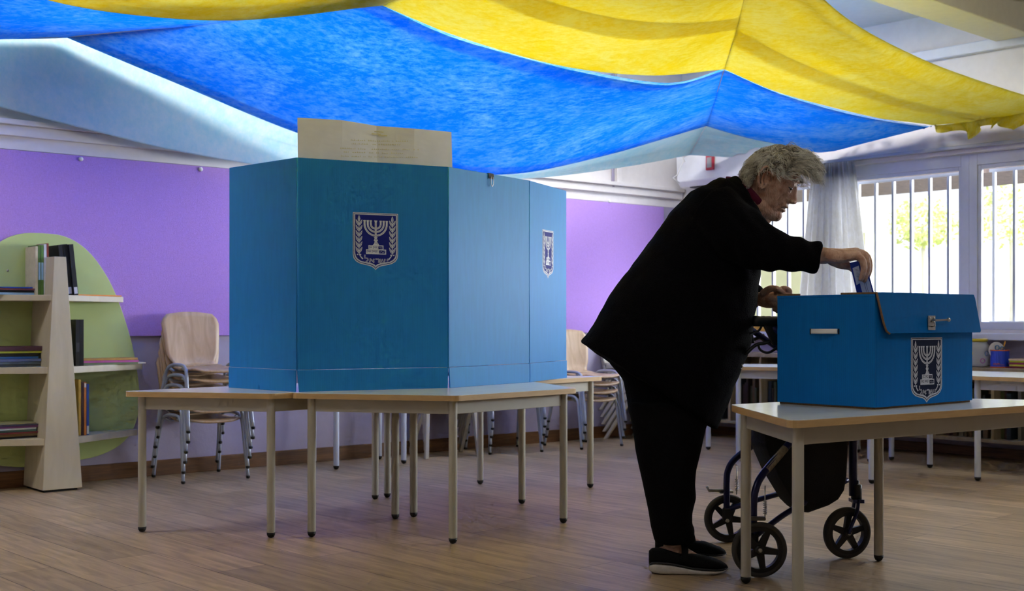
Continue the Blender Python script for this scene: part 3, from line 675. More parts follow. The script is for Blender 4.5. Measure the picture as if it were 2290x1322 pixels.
# ================================================================ state emblem printed on cardboard
M_navy = mat('emblem_navy', srgb(32, 40, 130), .6, spec=.12)
M_navyd = mat('emblem_dark_navy', srgb(18, 28, 60), .6, spec=.08)
M_prt = mat('emblem_white', srgb(208, 214, 226), .45)
def emblem(parent, o, u, n, w, h, navy, sy=1.0):
    """o: middle of the top edge; u: unit vector to the right as seen; n: unit normal toward the viewer"""
    mb = MB(); zf = V((0,0,1)); sc = h/1.29
    lay = [0.0004]
    def pt(x, y, d): return o+u*(x*w)+zf*(y*sc)+n*d
    def poly(pts, mi, d):
        mb.cur = mi; b = mb.addv([pt(x, y, d) for x, y in pts]); mb.addf(range(b, b+len(pts)))
    def stroke(pts, t, mi, d, ends=True):
        mb.cur = mi; n_ = len(pts); L = []; R = []
        for i in range(n_):
            a = pts[max(i-1, 0)]; b = pts[min(i+1, n_-1)]; dx, dy = b[0]-a[0], b[1]-a[1]; l = math.hypot(dx, dy) or 1
            tt = t if not isinstance(t, (list, tuple)) else t[i]
            L.append((pts[i][0]-dy/l*tt/2, pts[i][1]+dx/l*tt/2)); R.append((pts[i][0]+dy/l*tt/2, pts[i][1]-dx/l*tt/2))
        bl = mb.addv([pt(x, y, d) for x, y in L]); br = mb.addv([pt(x, y, d) for x, y in R])
        for i in range(n_-1): mb.addf([bl+i, br+i, br+i+1, bl+i+1])
    def shield(k, mi, d):
        cx, cy = 0, -.58
        half = [(.5, 0), (.5, -.95), (.485, -1.03), (.44, -1.095), (.36, -1.145), (.25, -1.175), (.15, -1.195), (.08, -1.22), (.035, -1.255), (0, -1.29)]
        pts = [(-x, y) for x, y in half]+[(x, y) for x, y in half[::-1]][1:]
        out = []
        for x, y in pts:
            out.append((x-math.copysign(min(k, abs(x)), x) if abs(x) > .001 else 0, y-k if y > -.01 else y+k*(1.25 if abs(x) < .3 else 1.0)))
        poly(out[::-1], mi, d)
    shield(0, 1, .0004); shield(.016, 0, .0007); shield(.026, 1, .0010); shield(.048, 0, .0013)
    D1, D2 = .0016, .0019
    def C(px, py): return ((px-577)/835, -(py-120)/835)
    # candelabrum
    for rx, yb in ((205, 548), (148, 478), (92, 418)):
        yt = 280; pts = [(-rx, yt), (-rx, 320)]
        for k in range(1, 20):
            a = PI*k/20; pts.append((-rx*math.cos(a), 330+(yb-330)*math.sin(a)))
        pts += [(rx, 320), (rx, yt)]
        stroke([C(577+x, y) for x, y in pts], .040, 1, D1)
        stroke([C(577+x, y) for x, y in pts[2:-2]], .005, 0, D2)
        for sx in (-1, 1): poly([C(577+sx*rx-24, 262), C(577+sx*rx-18, 292), C(577+sx*rx+18, 292), C(577+sx*rx+24, 262)], 1, D1)
    stroke([C(577, 290), C(577, 590)], .042, 1, D1); stroke([C(577, 310), C(577, 400)], .006, 0, D2)
    poly([C(548, 262), C(560, 295), C(597, 295), C(608, 262)], 1, D1)
    for yy in (425, 485, 550): poly([C(555, yy), C(577, yy+18), C(600, yy), C(577, yy-18)], 1, D1)
    poly([C(540, 575), C(558, 600), C(596, 600), C(614, 575)], 1, D1)
    poly([C(558, 600), C(540, 640), C(560, 665), C(596, 665), C(618, 640), C(596, 600)], 1, D1)
    poly([C(558, 665), C(545, 700), C(520, 732), C(645, 732), C(625, 700), C(600, 665)], 1, D1)
    stroke([C(565, 690), C(600, 688), C(606, 715)], .008, 0, D2); stroke([C(562, 618), C(600, 622)], .007, 0, D2)
    def rect(x0, y0, x1, y1, mi, d): poly([C(x0, y1), C(x1, y1), C(x1, y0), C(x0, y0)], mi, d)
    rect(442, 730, 720, 812, 1, D1); rect(398, 808, 770, 900, 1, D1)
    rect(625, 748, 704, 798, 0, D2); rect(640, 825, 752, 884, 0, D2)
    for x0, x1, y0 in ((458, 512, 746), (530, 610, 746), (414, 495, 824), (512, 612, 824)):
        stroke([C(x0, y0+3), C(x1, y0+3)], .008, 0, D2); stroke([C(x0+3, y0), C(x0+3, y0+48)], .008, 0, D2)
        stroke([C(x0+14, y0+26), C(x0+(x1-x0)*.5, y0+20), C(x0+(x1-x0)*.6, y0+36), C(x1-6, y0+26)], .012, 0, D2)
    stroke([C(640, 775), C(665, 765), C(672, 788), C(694, 770)], .007, 1, D2+.0002); stroke([C(655, 860), C(690, 842), C(700, 868), C(740, 848)], .008, 1, D2+.0002)
    # olive branches
    for sx, x0 in ((-1, 270), (1, 886)):
        stroke([C(x0, 250), C(x0, 880), C(x0-sx*8, 915), C(x0-sx*35, 955), C(x0-sx*70, 995)], [.012, .016, .018, .022, .034], 1, D1)
        def leaf(bx, by, tx, ty, wd):
            pts = []; L_ = math.hypot(tx-bx, ty-by); ux, uy = (tx-bx)/L_, (ty-by)/L_
            for k in range(9):
                s_ = k/8; ww = wd*math.sin(PI*s_**.8); pts.append((bx+ux*L_*s_-uy*ww, by+uy*L_*s_+ux*ww))
            for k in range(7, 0, -1):
                s_ = k/8; ww = wd*math.sin(PI*s_**.8); pts.append((bx+ux*L_*s_+uy*ww, by+uy*L_*s_-ux*ww))
            poly([C(*p_) for p_ in pts][::-1], 1, D1+.0001)
            stroke([C(bx+ux*L_*.15, by+uy*L_*.15), C(bx+ux*L_*.75, by+uy*L_*.75)], .008, 0, D2)
        leaf(x0, 300, x0, 168, 22)
        for k in range(6):
            yb = 370+k*103
            leaf(x0-4, yb, x0-60, yb-122, 19); leaf(x0+4, yb, x0+60, yb-122, 19)
        for dx in (-26, 28):
            cx, cy = x0+dx, 912; poly([C(cx+14*math.cos(a), cy+14*math.sin(a)) for a in (2*PI*k/8 for k in range(8))][::-1], 1, D1)
    # the word, letters left to right as they stand: lamed, alef, resh, shin, yod
    for pts in ([(378, 912), (374, 972), (432, 984), (436, 1008), (396, 1056)], [(468, 984), (552, 1058)], [(546, 984), (538, 1012), (518, 1024)], [(488, 1012), (468, 1032), (466, 1060)],
                [(570, 990), (628, 990), (636, 1006), (634, 1062)], [(654, 984), (666, 1060), (716, 1060), (742, 1020), (748, 984)], [(698, 984), (702, 1014), (668, 1034)], [(784, 986), (800, 996), (792, 1030)]):
        stroke([C(*p_) for p_ in pts], .031, 1, D1); stroke([C(*p_) for p_ in pts], .009, 0, D2)
    e = mb.build('emblem', [navy, M_prt], parent)
    return e
# ================================================================ voting booth
BZ0, BZ1 = .5715, 1.504
bv = [F(512,867,.571), F(663,877,.571), F(1003,868,.571), F(1184,855,.571), F(1267,845,.571)]
bv = [V((p.x, p.y, 0)) for p in bv]
booth = thing('voting_booth', 'tall folded blue cardboard voting booth standing on the tables', 'voting booth', V((bv[2].x, bv[2].y+.2, BZ0)))
TEAL = srgb(32, 128, 204)
Mp = []
FZ = BZ0+.0865
for i in range(4):
    a, b = bv[i], bv[i+1]; u = (b-a).normalized(); n = V((u.y, -u.x, 0)); T = .006
    m = cardboard('booth_cardboard_%d' % i, TEAL, tuple(u), .5, .2); Mp.append(m)
    g = .002
    MB().obox(a+u*g+V((0,0,FZ+.001)), u*((b-a).length-2*g), n*-T, V((0,0,BZ1-FZ-.001))).build('panel', m, booth, bevel=.0015)
    la = .010 if i == 1 else (.008 if i == 2 else g); lb = .006 if i == 0 else (.004 if i == 1 else g)
    p0, p1 = a+u*g, b-u*g
    q0, q1 = a+u*la, b-u*lb
    fl_ = [p0+V((0,0,FZ)), p1+V((0,0,FZ)), q1+V((0,0,BZ0)), q0+V((0,0,BZ0))]
    MB().prism([p+n*.003 for p in fl_], n*-T).build('bottom_flap', m, booth, bevel=.001)
    if i < 3:
        MB().tube([b+n*-.003+V((0,0,FZ)), b+n*-.003+V((0,0,BZ1-.001))], .0042, 8).build('fold_edge', m, booth, smooth=True)
def on_panel(i, px, py):
    a, b = bv[i], bv[i+1]; u = (b-a).normalized(); n = V((u.y, -u.x, 0)); return onplane(px, py, a, n, 0.0), u, n
def emb(i, tl, tr, tip):
    A, u, n = on_panel(i, *tl); B, _, _ = on_panel(i, *tr); Cc, _, _ = on_panel(i, *tip)
    o = (A+B)/2; emblem(booth, o, u, n, (B-A).dot(u), o.z-Cc.z, M_navy)
emb(1, (789, 474), (890, 479), (840, 604)); emb(3, (1213, 513.5), (1237.5, 517), (1226, 623))
# paper sheet sticking up behind the booth
M_paper = mat('paper_offwhite', srgb(226, 232, 252), .7)
M_ghost = mat('show_through_print', srgb(206, 204, 180), .7)
a, b = bv[1], bv[2]; u = (b-a).normalized(); n = V((u.y, -u.x, 0)); c = a-n*.02
pp = [onplane(x, y, c, n) for x, y in ((667, 262), (765, 269), (845, 280), (926, 288), (1013, 294))]
zb = 1.40; rows = []
fo = [0, .014, -.006, .015, -.004]
for k in range(12):
    v = k/11; row = []
    for j, p in enumerate(pp):
        row.append(V((p.x, p.y, p.z+(zb-p.z)*v))+n*fo[j]*(1-v)+n*(-.012*(1-v)))
        if j < 4:
            q2 = pp[j+1]; mm = (p+q2)/2; row.append(V((mm.x, mm.y, mm.z+(zb-mm.z)*v))+n*((fo[j]+fo[j+1])/2*(1-v)+.002)+n*(-.012*(1-v)))
    rows.append(row)
ps = thing('paper_sheet', 'creased off-white paper sheet sticking up behind the top edge of the booth', 'paper', V((pp[2].x, pp[2].y, 1.40)))
MB().grid(rows).build('sheet', M_paper, ps, solid=.0006)
gm = MB(); rnd = random.Random(4)
for li, (y, x0, x1) in enumerate(((314, 784, 910), (322, 786, 896), (333, 760, 935), (341, 764, 900), (350, 762, 932))):
    x = x0
    while x < x1:
        w_ = rnd.uniform(2, 4.5)
        if rnd.random() < .86:
            j = 1 if x < 845 else 2
            t = (x-(765 if j == 1 else 845))/81
            p = onplane(x, y+(x-760)*.02, c, n, 0); v = (pp[2].z-p.z)/(pp[2].z-zb)
            off = (fo[j]+(fo[j+1]-fo[j])*t)*(1-v)-.012*(1-v)+.0042
            p = p+n*off; s_ = .0022; 
            gm.obox(p, u*w_*.0015, n*.0002, V((0,0,s_*rnd.uniform(.8, 1.4)))); 
            if rnd.random() < .6: gm.obox(p+u*w_*.0006, u*.0012, n*.0002, V((0,0,.006)))
        x += w_+1.2
for (x, y) in ((838, 295), (832, 300), (846, 303)):
    p = onplane(x, y, c, n, 0)+n*-.004; gm.obox(p, u*.04, n*.0002, V((0,0,.004)))
gm.build('print', M_ghost, ps)
# binder clip
M_blk = mat('black_metal', srgb(28, 28, 30), .35, .3); M_steel = mat('steel', srgb(190, 190, 186), .28, 1.0)
p, u, n = on_panel(2, 1097, 388)
p = V((p.x, p.y, BZ1)); bc = thing('binder_clip', 'small black binder clip on the top edge of the booth', 'clip', p-V((0,0,.03)))
MB().prism([p-u*.019+n*.006+V((0,0,-.022)), p-u*.019+n*.003+V((0,0,.002)), p-u*.019-n*.009+V((0,0,.002)), p-u*.019-n*.012+V((0,0,-.022)), p-u*.019-n*.010+V((0,0,-.022)), p-u*.019-n*.0075+V((0,0,.0005)), p-u*.019+n*.0015+V((0,0,.0005)), p-u*.019+n*.0045+V((0,0,-.022))], u*.038).build('jaw', M_blk, bc)
q0 = p+n*.009
MB().tube(spline([q0-u*.007+V((0,0,-.014)), q0-u*.0085+V((0,0,-.03)), q0-u*.008+V((0,0,-.046)), q0+V((0,0,-.056)), q0+u*.008+V((0,0,-.046)), q0+u*.0085+V((0,0,-.03)), q0+u*.007+V((0,0,-.014))], 30), .0016, 8).build('handle', M_steel, bc, smooth=True)
# ================================================================ ballot box
BB0 = .5805; BT = .9415
bn = F(1957, 917, .58); bn.z = 0
ur = V((math.cos(math.radians(40)), math.sin(math.radians(40)), 0)); ul = V((-ur.y, ur.x, 0))
LR, LL = .568, .3716
box = thing('ballot_box', 'blue cardboard ballot box with a hasp standing on the near right table', 'ballot box', bn+ur*LR/2+ul*LL/2+V((0,0,BB0)))
BLUE = srgb(0, 110, 190)
Mb1 = cardboard('box_cardboard_side', BLUE, tuple(ul)); Mb2 = cardboard('box_cardboard_front', BLUE, tuple(ur), .65, .06)
M_card = mat('raw_cardboard_edge', srgb(120, 92, 62), .85, noise_amt=.25, scale=150)
T = .006
ZV = V((0,0,1))
# walls (slot left open in the lid)
H_ = BT-BB0-.012
MB().obox(bn+ZV*(BB0+.006), ul*LL, ur*T, ZV*(H_-.006)).build('side_panel', Mb1, box, bevel=.002)
MB().obox(bn+ur*(LR-T)+ZV*(BB0+.006), ul*LL, ur*T, ZV*(H_-.006)).build('side_panel', Mb1, box, bevel=.002)
MB().obox(bn+ur*T+ZV*(BB0+.006), ur*(LR-2*T), ul*T, ZV*(H_-.006)).build('front_panel', Mb2, box, bevel=.002)
MB().obox(bn+ur*T+ul*(LL-T)+ZV*(BB0+.006), ur*(LR-2*T), ul*T, ZV*(H_-.006)).build('back_panel', Mb2, box, bevel=.002)
MB().obox(bn+ur*.006+ul*.006+ZV*BB0, ur*(LR-.012), ul*(LL-.012), ZV*.006).build('bottom', M_card, box)
# lid with an open slot
zt = BB0+H_
s0, s1 = .075, .175     # slot along ur
w0, w1 = .16, .185      # slot across ul
lidm = MB()
lidm.obox(bn+ZV*zt, ul*LL, ur*s0, ZV*.006).obox(bn+ur*s1*2.2+ZV*zt, ul*LL, ur*(LR-s1*2.2), ZV*.006)
lidm.obox(bn+ur*s0+ZV*zt, ul*w0, ur*(s1*2.2-s0), ZV*.006).obox(bn+ur*s0+ul*w1+ZV*zt, ul*(LL-w1), ur*(s1*2.2-s0), ZV*.006)
lidm.build('lid', Mb1, box)
ed = MB()
ed.obox(bn+ul*0+ZV*(zt+.006), ul*.125, ur*.012, ZV*.006).obox(bn+ul*(LL-.085)+ZV*(zt+.006), ul*.085, ur*.012, ZV*.006)
ed.build('raw_edge', M_card, box, bevel=.001, label='brown raw cardboard edges')
# front lid flap with rounded corners, hanging over the front face
th = .115; fy = -.009
def flap_pts(off):
    o_ = bn+ul*off
    pts = [(0.0, .012), (.026, -.085), (.036, -th+.008), (.052, -th)]
    pr = [(LR+.016, -th), (LR+.022, -th+.006), (LR+.004, .0), (LR-.004, .012)]
    mid = [(.05+(LR-.05)*k/8, -th) for k in range(1, 8)]
    return [o_+ur*x+ZV*(zt+.0+z) + ul*(-.012*min(1, max(0, -z/th))) for x, z in pts+mid+pr]
fp = flap_pts(-.002)
MB().prism(fp, ul*-.006).build('lid_flap', Mb2, box, bevel=.0015)
MB().tube([fp[0]+ul*-.003-ur*.001, fp[1]+ul*-.003-ur*.001, fp[2]+ul*-.003-ur*.001, fp[3]+ul*-.003-ZV*.001], .0036, 6).build('raw_edge', M_card, box, smooth=True, label='brown raw cardboard edge')
MB().obox(bn+ur*.004+ul*-.003+ZV*(zt+.0065), ur*(LR-.008), ul*.03, ZV*.005).build('lid_fold', Mb2, box, bevel=.002)
# handle in the left side
def bside(px, py, off=0.0): return onplane(px, py, bn, -ur, off)
a, b = bside(1815, 741), bside(1874, 741)
hl = MB(); pts = []
for k in range(17):
    t = k/16; pts.append(a.lerp(b, t)-ur*(.002+.014*math.sin(PI*t)))
rows = [[p+ZV*z for p in pts] for z in (.0075, .003, -.003, -.0075)]
hl.grid([[p-ur*0 for p in rows[0]], [p-ur*.001 for p in rows[1]], [p-ur*.001 for p in rows[2]], rows[3]])
hl.build('handle', M_pin, box, smooth=True, solid=.003, label='white plastic strap handle')
MB().obox(a-ur*.001+ZV*.008+(a-b)*.06, (b-a)*.04, -ur*.0006, ZV*-.018).obox(b-ur*.001+ZV*.008+(b-a)*.02, (b-a)*.04, -ur*.0006, ZV*-.018).build('handle_slit', mat('dark_slit', srgb(12, 16, 24), .8), box)
# hasp
def bfront(px, py, off=0.0): return onplane(px, py, bn, -ul, off)
h0, h1 = bfront(2075, 706, .02), bfront(2091, 738, .02)
hs = MB()
plate = h0
wv = (h1-h0).dot(ur); hv = h0.z-h1.z
hs.obox(V((h0.x, h0.y, h1.z)), ur*wv, -ul*.0018, ZV*hv*.62+ZV*hv*.38).build('hasp_plate', M_steel, box, bevel=.0006)
for t_ in (.25, .78): MB().lathe(V((h0.x, h0.y, h0.z-.008))+ur*wv*t_-ul*.0018, [(.0035, 0), (.0038, .001), (.002, .0022)], 12, -ul).build('screw', M_steel, box, smooth=True)
MB().tube([V((h0.x, h0.y, (h0.z+h1.z)/2+.004))+ur*wv*.45-ul*.002, V((h0.x, h0.y, (h0.z+h1.z)/2+.003))+ur*wv*.45-ul*.012, V((h0.x, h0.y, (h0.z+h1.z)/2-.010))+ur*wv*.5-ul*.013, V((h0.x, h0.y, (h0.z+h1.z)/2-.012))+ur*wv*.5-ul*.002], .0022, 8).build('staple', M_steel, box, smooth=True)
l0 = bfront(2091, 717, .028); l1 = bfront(2119, 715.5, .028)
MB().obox(l0-ZV*.003, l1-l0, -ul*.0025, ZV*.0065).build('hasp_lever', M_steel, box, bevel=.0006)
MB().lathe(l1, [(.0035, 0), (.0062, .004), (.0072, .007), (.0045, .012), (.001, .016)], 14, ur).build('hasp_knob', M_steel, box, smooth=True)
A = bfront(2037, 755); B = bfront(2106.5, 754.5); Cc = bfront(2074, 900.5)
o = (A+B)/2; emblem(box, o+ul*0, ur, -ul, (B-A).dot(ur), o.z-Cc.z, M_navyd)
# ================================================================ envelope in the slot
ep = bn+ul*.172
e0 = P(1925, 655, (bn+ur*.135+ul*.172).y)
be = bn+ur*.16+ul*.1725
env = thing('envelope', 'blue and white ballot envelope held over the slot of the box', 'envelope', be+ZV*(BT-.03))
De = be.y
def ev_(px, py, d=0): return P(px, py, De-.0+d)
qd = [ev_(1900, 588, -.02), ev_(1934, 580, -.035), ev_(1962, 680, .0), ev_(1924, 690, .02)]
M_env = mat('envelope_blue', srgb(34, 60, 168), .6); M_envw = mat('envelope_white', srgb(206, 212, 232), .6)
nn = (qd[1]-qd[0]).cross(qd[3]-qd[0]).normalized()
if nn.y > 0: nn = -nn
MB().prism(qd, nn*.0012).build('sleeve', M_env, env)
def bil(s_, t_): return qd[0].lerp(qd[1], s_).lerp(qd[3].lerp(qd[2], s_), t_)
MB().prism([bil(.10, .12), bil(.52, .10), bil(.50, .45), bil(.10, .49)], nn*.0017).build('printed_patch', M_envw, env, label='white printed patch')
MB().prism([bil(.62+.30*math.cos(a), .56+.32*math.sin(a)) for a in (2*PI*k/28 for k in range(28))], nn*.0016).build('printed_oval', M_envw, env, label='white printed oval')
tm = MB(); rnd = random.Random(9)
for k in range(9):
    t_ = .16+.03*k; tm.tube([bil(.24+.02*math.sin(k), t_)+nn*.0019, bil(.40+.03*math.sin(k*2), t_+.012)+nn*.0019], .0004, 4)
tm.tube([bil(.60, .34)+nn*.0019, bil(.58, .60)+nn*.0019, bil(.64, .84)+nn*.0019], .0006, 4).tube([bil(.70, .32)+nn*.0019, bil(.68, .6)+nn*.0019, bil(.73, .84)+nn*.0019], .0006, 4)
tm.build('print_marks', mat('print_grey', srgb(90, 96, 130), .6), env)
# ================================================================ egg-shaped bookcase
M_maple = wood('maple_board', srgb(194, 184, 156), srgb(204, 194, 168), 2.5, (6, 6, 1.2), .45)
M_green = mat('lime_board', srgb(192, 210, 136), .5, noise_amt=.04, scale=6)
def sl(px, off=0.0, py=720): return (LW(px, py, off)-CORNER).dot(DL)
bk = thing('egg_bookcase', 'maple bookcase with a lime green egg-shaped back against the purple wall', 'bookcase', ls(sl(95, .15), .16, 0))
EO = .03
half = [(95, 521.5), (130, 525), (160, 535), (185, 551), (207, 572), (228, 600), (248, 634), (266, 676), (282, 722), (296, 772), (306, 825), (312, 875), (311, 915), (303, 948), (289, 975), (262, 1000), (222, 1019), (180, 1029), (140, 1038), (92, 1043)]
S_ax = sl(93, EO)
hp = [LW(x, y, EO) for x, y in half]; hp = [((p-CORNER).dot(DL)-S_ax, p.z) for p in hp]
hp = [(a if 0 < i < len(hp)-1 else 0, z) for i, (a, z) in enumerate(hp)]
hs2 = spline([(a, 0, z) for a, z in hp], 60)
out = [ls(S_ax+p.x, EO, p.z) for p in hs2]+[ls(S_ax-p.x, EO, p.z) for p in hs2[::-1]][1:-1]
MB().prism(out, NL*-.02).build('back_board', M_green, bk, bevel=.002)
TO = .31
t0, t1 = sl(95.5, TO), sl(184, TO); u0, u1 = sl(121.5, TO), sl(148, TO)
ztop = LW(135, 574, TO).z
MB().prism([ls(t0, TO, .012), ls(t1, TO, .012), ls(u1, TO, ztop), ls(u0, TO, ztop)], NL*-(TO-EO-.001)).build('tower', M_maple, bk, bevel=.0015)
MB().obox(ls(t0+.012, TO-.02, 0), DL*(t1-t0-.03), NL*-(TO-EO-.04), ZV*.012).build('plinth', mat('black_plinth', srgb(20, 18, 16), .7), bk)
shz = [(.985, 275, .030), (.625, 318, .034), (.268, 306, .034)]
for z, ex, tt in shz:
    f = (z-.012)/(ztop-.012); a_ = t0+(u0-t0)*f; b_ = t1+(u1-t1)*f
    se = sl(ex, .05); cth = (a_+b_)/2; R_ = se-b_
    def side(x0, sg):
        m = MB(); pts = [ls(x0, EO+.001, z-tt), ls(x0, TO-.012, z-tt)]
        for k in range(1, 13):
            q_ = k/12; pts.append(ls(x0+sg*R_*q_, (TO-.012)*(1-q_)+.055*q_-.012*math.sin(PI*q_)*0, z-tt))
        pts.append(ls(x0+sg*R_, EO+.001, z-tt))
        m.prism(pts, ZV*tt).build('shelf', M_maple, bk, bevel=.002)
    side(b_+.0005, 1); side(a_-.0005, -1)
# screws and marks on the green board
for x, y in ((17, 605), (167, 610)):
    MB().lathe(LW(x, y, EO+.0005), [(.006, 0), (.006, .002), (.003, .003)], 10, NL).build('screw', M_steel, bk, smooth=True)
# ---- books
bookmats = {}
def bmat(c):
    if c not in bookmats: bookmats[c] = mat('book_%s' % str(c), srgb(*c), .5, noise_amt=.12, scale=25)
    return bookmats[c]
M_pages = mat('book_pages', srgb(214, 208, 192), .8)
def book(o, T_, L_, H_, col, label, group=None, lab=None):
    """T_ thickness vector, L_ vector from spine to fore-edge, H_ vector along the spine"""
    o, T_, L_, H_ = V(o), V(T_), V(L_), V(H_); th_ = T_.length; ct = min(.0022, th_*.18)/th_; cl = .0022/L_.length
    c = o+T_/2+L_/2+H_/2
    zmin = min((o+T_*a+L_*b+H_*d).z for a in (0,1) for b in (0,1) for d in (0,1))
    t = thing('book', label, 'book', V((c.x, c.y, zmin)), 0, group)
    MB().obox(o, T_*ct, L_, H_).obox(o+T_*(1-ct), T_*ct, L_, H_).obox(o+T_*ct, T_*(1-2*ct), L_*cl, H_).build('cover', bmat(col), t)
    MB().obox(o+T_*ct+L_*cl+H_*.015, T_*(1-2*ct), L_*(1-cl-.02), H_*.97).build('pages', M_pages, t)
    if lab:
        MB().obox(o+T_*.1+L_*(-.0005/L_.length)+H_*lab[0], T_*.8, L_*(.0005/L_.length), H_*lab[1]).build('spine_label', bmat(lab[2]), t)
    return t
def upright(s, off, z, w, dpt, h, col, label, group, lean=0.0, lab=None):
    """spine toward the room; w along the wall"""
    up = (ZV*math.cos(lean)+DL*-math.sin(lean)); al = (DL*math.cos(lean)+ZV*math.sin(lean))
    o = ls(s, off, z+.0008)
    return book(o, al*w, -NL*dpt, up*h, col, label, group, lab)
G1 = 'books standing on the top shelf of the egg bookcase'
z1 = .985
s = sl(79.5, .20)
for w_, h_, c, l, lb in ((.012, .245, (206, 198, 168), 'pale cream picture book standing left of the tower on the top shelf', None),
                     (.013, .252, (74, 112, 52), 'green-spined book left of the tower, next to the cream picture book', (.30, .35, (150, 190, 225))),
                     (.013, .252, (84, 124, 58), 'green-spined book left of the tower, next to the white one', (.30, .35, (150, 190, 225))),
                     (.013, .257, (212, 214, 224), 'white-spined book standing left of the tower on the top shelf', None),
                     (.010, .262, (140, 60, 50), 'thin brick red book touching the tower on the top shelf', (.02, .12, (220, 220, 220)))):
    upright(s, .20, z1, w_, .15, h_, c, l, G1, 0, lb); s += w_+.0012
s = sl(139, .17)
for k, nm in enumerate(('first', 'second', 'last')):
    upright(s+.0245*k, .19 if k < 2 else .205, z1, .022, .15, .262-.004*(k == 0), (26, 30, 40), 'black leaning book right of the tower, %s of three' % nm, 'black books leaning behind the tower', math.radians(6), (.03, .13, (215, 215, 225)))
def pile(s_0, s_1, off0, off1, z, items, where, group, skew=0.0):
    for k, (tk, col, nm) in enumerate(items):
        r = random.Random(int(s_0*100)+k)
        a = s_0+r.uniform(-.012, .012); b = s_1+r.uniform(-.02, .004)
        book(ls(a, off1+r.uniform(-.006, .006), z+.0008), ZV*(tk-.001), -NL*(off1-off0), DL*(b-a), col, '%s lying in the pile %s' % (nm, where), group); z += tk
L0 = sl(-62, .18)
pile(L0, sl(78, .17), .045, .185, z1, [(.012, (150, 190, 224), 'pale blue book'), (.011, (38, 44, 60), 'dark slate book'), (.010, (112, 60, 66), 'maroon book'), (.007, (24, 74, 176), 'bright blue book, topmost,')], 'at the left of the top shelf', 'books lying on the top shelf')
pile(L0, sl(93, .2), .04, .20, .625, [(.013, (70, 78, 84), 'slate grey book, bottommost,'), (.013, (118, 138, 160), 'pale steel-blue book'), (.014, (96, 110, 160), 'blue-grey book'), (.012, (40, 92, 150), 'mid-blue book'), (.016, (24, 24, 20), 'black book'), (.011, (176, 186, 62), 'lime green book'), (.024, (84, 52, 66), 'thick plum-covered book, topmost,')], 'left of the tower on the middle shelf', 'books lying on the middle shelf')
pile(L0, sl(88, .2), .04, .20, .268, [(.010, (24, 24, 26), 'black book, bottommost,'), (.014, (150, 124, 84), 'tan book'), (.008, (120, 40, 52), 'dark red book'), (.011, (66, 92, 84), 'dark green book'), (.009, (190, 196, 190), 'off-white book'), (.010, (124, 66, 120), 'purple book'), (.008, (74, 68, 92), 'dark violet book'), (.008, (150, 148, 110), 'olive book, topmost,')], 'left of the tower on the bottom shelf', 'books lying on the bottom shelf')
zz = .625; s = sl(164.5, .21)
upright(s, .24, zz, .020, .16, .236, (22, 24, 28), 'black book standing against the tower on the middle shelf', 'black books on the middle shelf', 0, (.3, .2, (60, 60, 66)))
upright(s+.021, .24, zz, .020, .16, .236, (14, 14, 16), 'black book on the middle shelf, the one away from the tower', 'black books on the middle shelf')
a_ = sl(186, .17)
def flat(a, w_, o0, d_, z, tk, col, label): book(ls(a, o0, z+.0008), ZV*(tk-.001), -NL*d_, DL*w_, col, label, 'books lying right of the tower')
flat(a_, .30, .16, .12, zz, .010, (120, 136, 92), 'grey-green thin book lying under the pink one on the middle shelf')
flat(a_-.005, .31, .16, .115, zz+.010, .012, (196, 96, 164), 'pink thin book lying right of the tower on the middle shelf')
flat(a_-.006, .305, .16, .12, zz+.022, .012, (198, 150, 76), 'orange-tan book lying on top of the pink one on the middle shelf')
pg = MB().obox(ls(sl(276, .1), .125, zz+.0008), DL*.115, -NL*.085, ZV*.007).build('paper_stack', M_pages); tag(pg, 'few white papers at the right end of the middle shelf', 'paper')
op = MB().prism([ls(sl(172, .2), .22, z1+.0008), ls(sl(268, .05), .075, z1+.0008), ls(sl(268, .05), .045, z1+.0008), ls(sl(190, .1), .09, z1+.0008)], ZV*.006).build('paper_sheet', mat('orange_paper', srgb(226, 140, 60), .7)); tag(op, 'orange paper lying at the right of the top shelf', 'paper')
s = sl(171, .21); z3 = .268
for w_, h_, c, l, lb in ((.012, .285, (196, 160, 70), 'yellow book against the tower on the bottom shelf', None), (.013, .272, (62, 34, 40), 'dark maroon book standing on the bottom shelf', None),
                     (.012, .272, (202, 122, 50), 'orange-spined book standing on the bottom shelf', (.9, .08, (225, 220, 210))), (.012, .262, (26, 72, 160), 'blue book standing at the right end of the bottom-shelf row', (.02, .16, (215, 220, 225)))):
    upright(s, .24, z3, w_, .16, h_, c, l, 'books standing on the bottom shelf', 0, lb); s += w_+.0015
